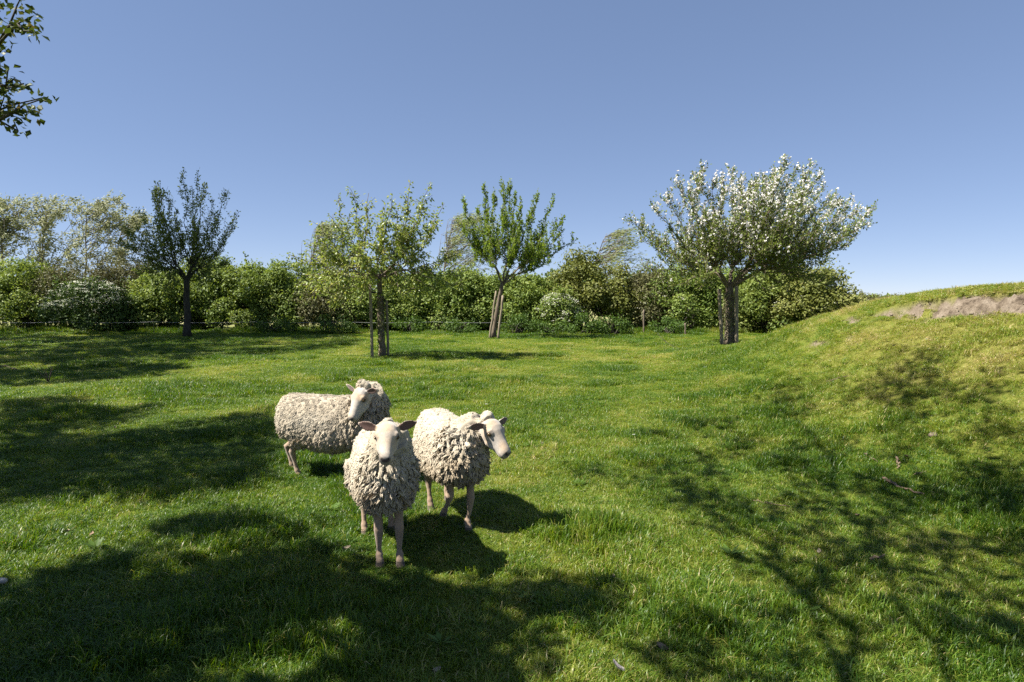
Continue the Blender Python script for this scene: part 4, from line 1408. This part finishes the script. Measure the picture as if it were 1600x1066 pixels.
    V = np.stack([root_p - sd * wd, root_p + sd * wd, mid - sd * wd * 0.9, mid + sd * wd * 0.9, tip - sd * wd * 0.35, tip + sd * wd * 0.35], 1)
    bb = np.arange(NL)[:, None] * 6
    Q = [bb + [0, 1, 3, 2], bb + [2, 3, 5, 4]]
    lockval = rng.uniform(0.90, 1.08, NC)[near]

    def wool_col(q, extra=0):
        dirt = sstep(0.60, 0.28, q[:, 2]) * 0.5 + 0.26 * sstep(0.40, 0.68, lumps3(q, 7, seed + 11)) + 0.45 * sstep(0.15, 0.42, q[:, 0]) * sstep(0.75, 0.55, q[:, 2]) * sstep(0.35, 0.6, lumps3(q, 12, seed + 13)) + extra
        dirt = np.clip(dirt, 0, 1)[:, None]
        return np.array([0.47, 0.412, 0.318]) * (1 - dirt) + np.array([0.31, 0.238, 0.15]) * dirt
    add_color(fl, 'col', wool_col(v2) * (0.96 - 0.12 * sstep(0.06, 0.34, v2[:, 0]))[:, None])
    fo = link('fleece', fl, M['wool'], root)
    me = make_mesh('wool_locks', V.reshape(-1, 3), np.concatenate(Q), True)
    cl_ = wool_col(P) * (lockval * rng.uniform(0.93, 1.07, NL))[:, None]
    add_color(me, 'col', np.clip(np.repeat(cl_, 6, 0), 0, 1))
    lo = link('wool_locks', me, M['wool'], fo)
    lo['kind'] = 'stuff'
    return root


def fleg(sg, foot=(0.27, 0.0), bend=0.0, lift=0.0, L=1.0):
    """standing fore leg; foot = x, y offset of the hoof, lift raises it"""
    x0, y0 = 0.26 * L, 0.068 * sg
    fx, fy = foot[0], y0 + foot[1]
    kx = x0 * 0.45 + fx * 0.55 + bend; ky = y0 * 0.45 + fy * 0.55
    kz = 0.245 + lift * 0.5
    hz = lift
    return ('f', sg, [(x0 - 0.02, y0 * 0.9, 0.52), (x0 - 0.035, y0, 0.43), (kx * 0.75 + x0 * 0.25 - 0.01, ky * 0.75 + y0 * 0.25, kz + 0.07), (kx, ky, kz),
                      (kx * 0.5 + fx * 0.5 - 0.008, ky * 0.5 + fy * 0.5, kz * 0.52 + hz * 0.48), (fx - 0.018, fy, 0.10 + hz), (fx - 0.012, fy, 0.072 + hz), (fx + 0.005, fy, 0.042 + hz), (fx + 0.022, fy, hz)])


def hleg(sg, foot=(-0.36, 0.0), lift=0.0, L=1.0):
    x0, y0 = -0.33 * L, 0.10 * sg
    fx, fy = foot[0], y0 + foot[1]
    hx = fx - 0.055; hy = y0 * 0.3 + fy * 0.7
    return ('h', sg, [(x0, y0, 0.56), (x0 + 0.07, y0 * 1.05, 0.42), (hx * 0.7 + x0 * 0.3 + 0.015, hy, 0.31 + lift), (hx, hy, 0.25 + lift),
                      (hx * 0.5 + fx * 0.5 - 0.005, hy * 0.5 + fy * 0.5, 0.16 + lift), (fx - 0.018, fy, 0.10 + lift), (fx - 0.010, fy, 0.072 + lift), (fx + 0.003, fy, 0.042 + lift), (fx + 0.022, fy, lift)])


def local_dir(world, heading):
    c, s = math.cos(-heading), math.sin(-heading)
    w = unit(world)
    return np.array([w[0] * c - w[1] * s, w[0] * s + w[1] * c, w[2]])


# front sheep, looking at the camera
hd = math.radians(-71)
g = ground_hit(608, 884)
pos = g[:2] - 0.27 * np.array([math.cos(hd), math.sin(hd)])
make_sheep('sheep facing the camera, nearest one, its chest wool in ringlets', pos, hd, 1.0, (0.46, -0.02, 0.945), local_dir((0.09, -0.83, -0.55), hd), 0.0,
           [fleg(1, (0.285, 0.0)), fleg(-1, (0.25, 0.01)), hleg(1, (-0.36, 0)), hleg(-1, (-0.33, 0))], 1, cap=0.6, width=0.82, chestz=0.10, hs=1.0, ear_len=1.02, ears=[(0.95, -0.30, 0.15, 0.02), (0.95, -0.30, 0.15, 0.02)])
# right sheep, walking
hd = math.radians(-66)
g = ground_hit(737, 826)
pos = g[:2] - np.array([math.cos(hd) * 0.33 - math.sin(hd) * 0.05, math.sin(hd) * 0.33 + math.cos(hd) * 0.05])
make_sheep('walking sheep with one foreleg bent and head turned aside toward open grass', pos, hd, 1.02, (0.45, 0.13, 0.805), local_dir((0.58, -0.52, -0.63), hd), 0.0,
           [fleg(1, (0.33, -0.05), 0.03), ('f', -1, [(0.24, -0.085, 0.52), (0.235, -0.095, 0.43), (0.275, -0.10, 0.335), (0.275, -0.10, 0.265), (0.215, -0.10, 0.185), (0.165, -0.10, 0.135), (0.145, -0.10, 0.115), (0.125, -0.10, 0.095), (0.10, -0.10, 0.062)]),
            hleg(1, (-0.42, 0)), hleg(-1, (-0.24, 0))], 2, cap=0.85, width=0.88, body_len=0.97, hs=1.12)
# left sheep, seen from the side and looking back
hd = math.radians(-8)
g = ground_hit(467, 745)
pos = g[:2] - np.array([math.cos(hd) * -0.34 - math.sin(hd) * -0.10, math.sin(hd) * -0.34 + math.cos(hd) * -0.10])
make_sheep('sheep standing side-on behind the nearest one, head turned back over its shoulder', pos, hd, 1.02, (0.36, -0.16, 0.86), local_dir((-0.36, -0.52, -0.78), hd), 0.0,
           [fleg(1, (0.27, 0)), fleg(-1, (0.25, 0)), hleg(1, (-0.50, 0)), hleg(-1, (-0.34, 0))], 3, belly=0.09, cap=0.85, width=0.98, body_len=1.02, hs=1.22, ears=[(0.95, -0.25, 0.1, 0.0), (0.95, -0.25, 0.2, -0.05)])


# ------------------------------------------------------------------ stakes, fence, posts
def stake(label, px, py, top_py, Y, lean_px, r, seed, mat='stake', name='tree_stake', cat='stake', group=None):
    rng = np.random.default_rng(seed)
    base = at(px, py, Y); base[2] = tz(base[0], base[1])
    top = at(px + lean_px, top_py, Y)
    n = 8
    pts = base + (top - base) * np.linspace(-0.06, 1, n)[:, None] + rng.normal(0, 0.006, (n, 3))
    G = Geo(); G.tube(pts - base, r * rng.uniform(0.9, 1.08, n), 9)
    # bevelled top
    G.tube(np.array([pts[-1], pts[-1] + (top - base) * 0.008]) - base, [r * 0.95, r * 0.6], 9)
    o = link(name, G.mesh(name), M[mat])
    o.location = base
    tag(o, label, cat, group)
    return o


stake('rough brown stake on the shaded left side of the pear trunk', 582, 560, 446, T1_Y - 0.35, -4, 0.045, 1)
stake('thin grey stake on the right side of the pear trunk', 607, 558, 470, T1_Y + 0.1, -3, 0.04, 2)
stake('pale stake leaning away left of the bright green tree', 765, 528, 455, T2_Y - 0.2, 10, 0.05, 3)
stake('straight pale stake right against the bright green tree trunk', 778, 529, 462, T2_Y - 0.3, 8, 0.055, 4)
stake('weathered stake left of the ivy-covered apple trunk', 1128, 541, 452, T3_Y - 0.3, -4, 0.065, 5)
stake('weathered stake right of the ivy-covered apple trunk', 1151, 540, 448, T3_Y - 0.35, 0, 0.07, 6)
# tie between stake and pear trunk
G = Geo()
p, q = at(579, 456, T1_Y - 0.3), at(598, 458, T1_Y)
G.tube(np.array([p, p * 0.5 + q * 0.5 + [0, 0, -0.02], q]), [0.022, 0.028, 0.022], 7)
tag(link('tree_tie', G.mesh('tree_tie'), M['black']), 'dark rubber tie between stake and pear trunk', 'tie')


def ivy(label, base_px, top_px, Y, r, n, seed):
    rng = np.random.default_rng(seed)
    b = at(*base_px, Y); b[2] = tz(b[0], b[1]); t = at(*top_px, Y)
    f = rng.uniform(0, 1, n)[:, None]
    a = rng.uniform(0, 2 * PI, n)
    d = np.stack([np.cos(a), np.sin(a), 0 * a], 1)
    P = b + (t - b) * f + d * (r * rng.uniform(0.75, 1.15, n))[:, None]
    root = empty('climbing_ivy', b, label, 'ivy')
    link('leaves', leaf_mesh('ivy_leaves', P - b, np.tile([0, 0, -1.0], (n, 1)) + rng.normal(0, 0.6, (n, 3)), d + rng.normal(0, 0.35, (n, 3)), 0.07 * rng.uniform(0.6, 1.2, n), 0.06, rng.uniform(0, 1, n)), M['ivy'], root)
    G = Geo()
    for k in range(5):
        m = 14; ff = np.linspace(0, 1, m); aa = rng.uniform(0, 6) + ff * rng.uniform(-3, 3)
        G.tube(b + (t - b) * ff[:, None] + np.stack([np.cos(aa), np.sin(aa), 0 * aa], 1) * r * 0.9 - b, 0.009, 4)
    link('stems', G.mesh('ivy_stems'), M['bark'], root)


ivy('ivy climbing the thick trunk of the blossoming apple tree', (1140, 541), (1140, 458), T3_Y, 0.22, 900, 71)
ivy('thin ivy climbing the pear trunk between its stakes', (597, 556), (594, 462), T1_Y, 0.10, 420, 72)

# electric fence along the hedge
FY = 30.6
fence = empty('wire_fence', at(392, 512, FY) * [1, 1, 0], 'low electric wire fence on thin dark posts in front of the hedge', 'fence')
fb = np.array(fence.location)
px_posts = [-20, 92, 240, 392, 535, 679, 812]
for k, px in enumerate(px_posts):
    b = at(px, 512, FY); b[2] = tz(b[0], b[1]); h = 0.78
    G = Geo(); G.tube(np.array([[0, 0, 0], [0.005, 0, h * 0.5], [0, 0, h], [0, 0, h + 0.012]]) + b - fb, [0.014, 0.012, 0.011, 0.006], 6)
    G.tube(np.array([[0, -0.02, 0.62], [0, 0.012, 0.62]]) + b - fb, 0.014, 6)
    link('post', G.mesh('fence_post'), M['black'], fence)
pts = []
for k in range(len(px_posts) - 1):
    a0, b0 = at(px_posts[k], 512, FY), at(px_posts[k + 1], 512, FY)
    for t in np.linspace(0, 1, 9)[:-1]:
        q = a0 + (b0 - a0) * t; q[2] = 0.64 - 0.05 * 4 * t * (1 - t); q[1] -= 0.022
        pts.append(q)
G = Geo(); G.tube(np.array(pts) - fb, 0.0045, 5)
link('wire', G.mesh('fence_wire'), M['wire'], fence)
stake('short wooden fence post in front of the twiggy grey-brown shrub', 1006, 511, 484, 31.0, 0, 0.045, 21, mat='bark', name='fence_post', cat='post')
stake('low wooden stub in the grass left of the apple trunk', 1071, 513, 505, 29.5, 0, 0.04, 22, mat='bark', name='fence_post', cat='post')
stake('distant wooden post on the pale field past the hedge end', 1322, 489, 477, 60, 0, 0.22, 23, name='fence_post', cat='post')


# ------------------------------------------------------------------ small things in the grass
def twig(label, pts_px, r, seed, side=2, name='fallen_twig', lift=0.03, mat='twig'):
    rng = np.random.default_rng(seed)
    P = np.array([ground_hit(px, py) for px, py in pts_px]); P[:, 2] += lift
    t = np.linspace(0, len(P) - 1, 12); i = np.minimum(t.astype(int), len(P) - 2); f = (t - i)[:, None]
    c = wob(P[i] * (1 - f) + P[i + 1] * f, r * 0.6, rng)
    b = c[0].copy()
    G = Geo(); G.tube(c - b, np.linspace(r, r * 0.45, 12), 6)
    for k in range(side):
        j = rng.integers(3, 10); L = np.linalg.norm(c[-1] - c[0]) * rng.uniform(0.12, 0.28)
        d = unit(unit(c[-1] - c[0]) + rng.normal(0, 0.6, 3) * [1, 1, 0.4]) * L
        G.tube(np.array([c[j], c[j] + d * 0.5 + rng.normal(0, 0.01, 3), c[j] + d]) - b, [r * 0.5, r * 0.4, r * 0.2], 5)
    o = link(name, G.mesh(name), M[mat]); o.location = b
    tag(o, label, 'twig')


twig('long bent dry stick lying on the mound slope', [(1380, 752), (1405, 766), (1445, 778)], 0.014, 1)
twig('short reddish dry stick just below the long bent stick', [(1455, 778), (1475, 777), (1491, 779)], 0.013, 2, 0)
twig('small pale twig upslope of the long bent stick', [(1350, 713), (1371, 726)], 0.008, 3, 1)
twig('stubby curved twig upright in the mound grass', [(1401, 720), (1403, 736)], 0.012, 4, 0)
twig('thin straight twig beside the stubby one', [(1428, 746), (1447, 741)], 0.007, 5, 0)
twig('thin twig lying in the branch shadow on the slope', [(1177, 787), (1195, 791), (1232, 797)], 0.007, 6, 1)
twig('short dark twig in the shaded lower slope', [(1360, 880), (1382, 874)], 0.012, 7, 0)
twig('forked dry branch at the shaded left grass', [(-12, 576), (6, 573), (28, 580)], 0.022, 8, 3)
twig('upright dead stem standing in the shaded left grass', [(74, 598), (76, 599), (78, 600)], 0.012, 9, 0, lift=0.02)
twig('arched bare bramble cane in the grass before the apple tree', [(1022, 518), (1035, 533), (1046, 542), (1062, 550)], 0.012, 10, 0, name='bramble_cane', lift=0.10, mat='bark_dark')
twig('grey twig lying in the deep shade at lower left', [(378, 1002), (398, 1016)], 0.006, 11, 0)
twig('pale straw stem in the grass right of the walking sheep', [(1290, 600), (1325, 590)], 0.008, 12, 0)
# upright dead plant
rng = np.random.default_rng(91)
b = ground_hit(76, 598)
G = Geo()
for k in range(7):
    d = unit(rng.normal(0, 0.45, 3) * [1, 1, 0] + [0, 0, 1]) * rng.uniform(0.25, 0.62)
    G.tube(bez(np.zeros(3), d * 0.4, d * 0.7 + rng.normal(0, 0.03, 3), d, 5), np.linspace(0.009, 0.003, 5), 4)
o = link('dead_weed', G.mesh('dead_weed'), M['twig']); o.location = b
tag(o, 'dry branching weed stalk standing in the shaded grass', 'weed')


def pebble(name, label, px, py, size, mat, seed, cat, lift=0.02, flat=0.6, group=None):
    rng = np.random.default_rng(seed)
    b = ground_hit(px, py); b[2] += lift
    G = Geo()
    ph = np.linspace(0.05, PI - 0.05, 7)
    sx, sy = rng.uniform(0.7, 1.2, 2)
    rings = [ell_ring((0, 0, size * flat * math.cos(q)), np.array([1.0, 0, 0]), np.array([0, 1.0, 0]), size * sx * math.sin(q), size * sy * math.sin(q), 10, 2.4) * rng.uniform(0.9, 1.1, (10, 1)) for q in ph]
    G.loft(rings)
    o = link(name, G.mesh(name), M[mat]); o.location = b; o.rotation_euler = (rng.uniform(-0.3, 0.3), rng.uniform(-0.3, 0.3), rng.uniform(0, 6))
    tag(o, label, cat, group)


pebble('pale_stone', 'pale rounded stone in the grass at the shade edge', 2, 916, 0.035, 'stone', 1, 'stone', 0.03)
pebble('clod', 'dark earth clod in the grass above the fallen sticks', 1458, 683, 0.05, 'bark', 2, 'clod', 0.02)
pebble('clod', 'small dark clod in the sunny grass near the walking sheep', 847, 696, 0.035, 'bark', 3, 'clod', 0.02)


def dead_leaf(label, px, py, size, seed, mat='deadleaf', name='dead_leaf', aspect=0.55, curl=0.35, group=None, cat='leaf', rot=None):
    rng = np.random.default_rng(seed)
    b = ground_hit(px, py); b[2] += 0.035
    n, m = 6, 5
    V = []
    for i in range(n + 1):
        t = i / n; w = aspect * math.sin(PI * min(0.98, max(0.04, t * 0.96 + 0.02))) ** 0.8
        for j in range(m):
            s = (j / (m - 1) - 0.5) * 2
            V.append(((t - 0.5) * size, s * w * size * 0.5, size * curl * (s * s * 0.35 + (t - 0.5) ** 2 * 1.4) + rng.normal(0, size * 0.015)))
    V = np.array(V)
    f = np.array([[i * m + j, i * m + j + 1, (i + 1) * m + j + 1, (i + 1) * m + j] for i in range(n) for j in range(m - 1)])
    Vb = V - [0, 0, 0.003]
    k = len(V)
    me = make_mesh(name, np.concatenate([V, Vb]), np.concatenate([f, f[:, ::-1] + k]), True)
    o = link(name, me, M[mat]); o.location = b
    o.rotation_euler = (rng.uniform(-0.4, 0.4), rng.uniform(-0.4, 0.4), rng.uniform(0, 6) if rot is None else rot)
    tag(o, label, cat, group)


LG = 'dead leaves scattered in the grass'
ll = 'small curled brown dead leaf lying in the grass'
for k, (px, py, s) in enumerate([(1034, 1022, .06), (958, 910, .045), (885, 950, .05), (900, 982, .045), (105, 838, .06), (144, 842, .05), (305, 845, .06), (542, 864, .055), (345, 770, .05),
                                 (1062, 990, .05), (683, 1058, .04), (1535, 783, .06), (1416, 719, .07), (1080, 655, .06), (220, 635, .07), (180, 672, .05), (1142, 665, .05), (955, 660, .05), (1340, 812, .05), (1280, 870, .05)]):
    dead_leaf(ll, px, py, s, 300 + k, 'chip' if k % 3 == 1 else 'deadleaf', group=LG)
dead_leaf('curved pale grey feather lying in the foreground grass', 967, 1056, 0.075, 401, 'feather', 'feather', 0.22, 0.5, cat='feather', rot=-0.9)
DG = 'daisies in the grass'
for k, (px, py) in enumerate([(97, 570), (52, 600), (830, 560), (870, 545), (1447, 540), (990, 690), (760, 640), (1250, 525), (1262, 520), (320, 610), (700, 520), (960, 545)]):
    b = ground_hit(px, py)
    root = empty('daisy', b, 'tiny daisy flower standing in the pasture grass', 'daisy', DG)
    G = Geo(); G.tube(np.array([[0, 0, 0], [0.004, 0, 0.05], [0, 0, 0.085]]), 0.002, 4)
    link('stem', G.mesh('daisy_stem'), M['leaf_nettle'], root)
    n = 12; a = np.linspace(0, 2 * PI, n, endpoint=False); d = np.stack([np.cos(a), np.sin(a), 0 * a + 0.2], 1)
    link('petals', leaf_mesh('daisy_petals', np.tile([0, 0, 0.085], (n, 1)), d, np.tile([0, 0, 1.0], (n, 1)), 0.02, 0.009, np.full(n, 0.8)), M['blossom'], root)
    G = Geo(); G.tube(np.array([[0, 0, 0.083], [0, 0, 0.09]]), [0.006, 0.004], 8)
    link('flower_centre', G.mesh('daisy_centre'), M['leaf_olive'], root)

# clods that rolled down the bare bank
for k in range(9):
    px = 1395 + 200 * k / 8 + rs.uniform(-12, 12)
    lo = float(np.interp(px, SC_PX, SC_LO)); hi = float(np.interp(px, SC_PX, SC_HI))
    pebble('earth_clod', 'crumbling earth clod lying on the bare bank of the mound', px, lo + (hi - lo) * rs.uniform(0.02, 0.6), rs.uniform(0.014, 0.032), 'soil_clod', 500 + k, 'clod', -0.02, 0.7, 'clods on the bare bank')

# broad-leaved weeds pressed flat into the turf
for k, (px, py) in enumerate([(1010, 968), (1118, 960), (830, 940), (375, 915), (150, 860), (905, 760), (1140, 870), (1260, 960), (690, 1010), (1390, 690), (300, 760), (820, 700), (1080, 700), (520, 800), (1320, 620), (1200, 560)]):
    b = ground_hit(px, py)
    r_ = np.random.default_rng(900 + k)
    root = empty('weed_rosette', b, 'flat rosette of broad weed leaves in the pasture turf', 'weed', 'weed rosettes in the turf')
    n = 11; a = r_.uniform(0, 2 * PI, n); d = np.stack([np.cos(a), np.sin(a), r_.uniform(0.15, 0.7, n)], 1)
    link('leaves', leaf_mesh('rosette_leaves', d * 0.01 + [0, 0, 0.015], d, np.tile([0, 0, 1.0], (n, 1)), r_.uniform(0.05, 0.10, n), r_.uniform(0.022, 0.035, n), r_.uniform(0.3, 1, n), 0.12), M['leaf_nettle'], root)
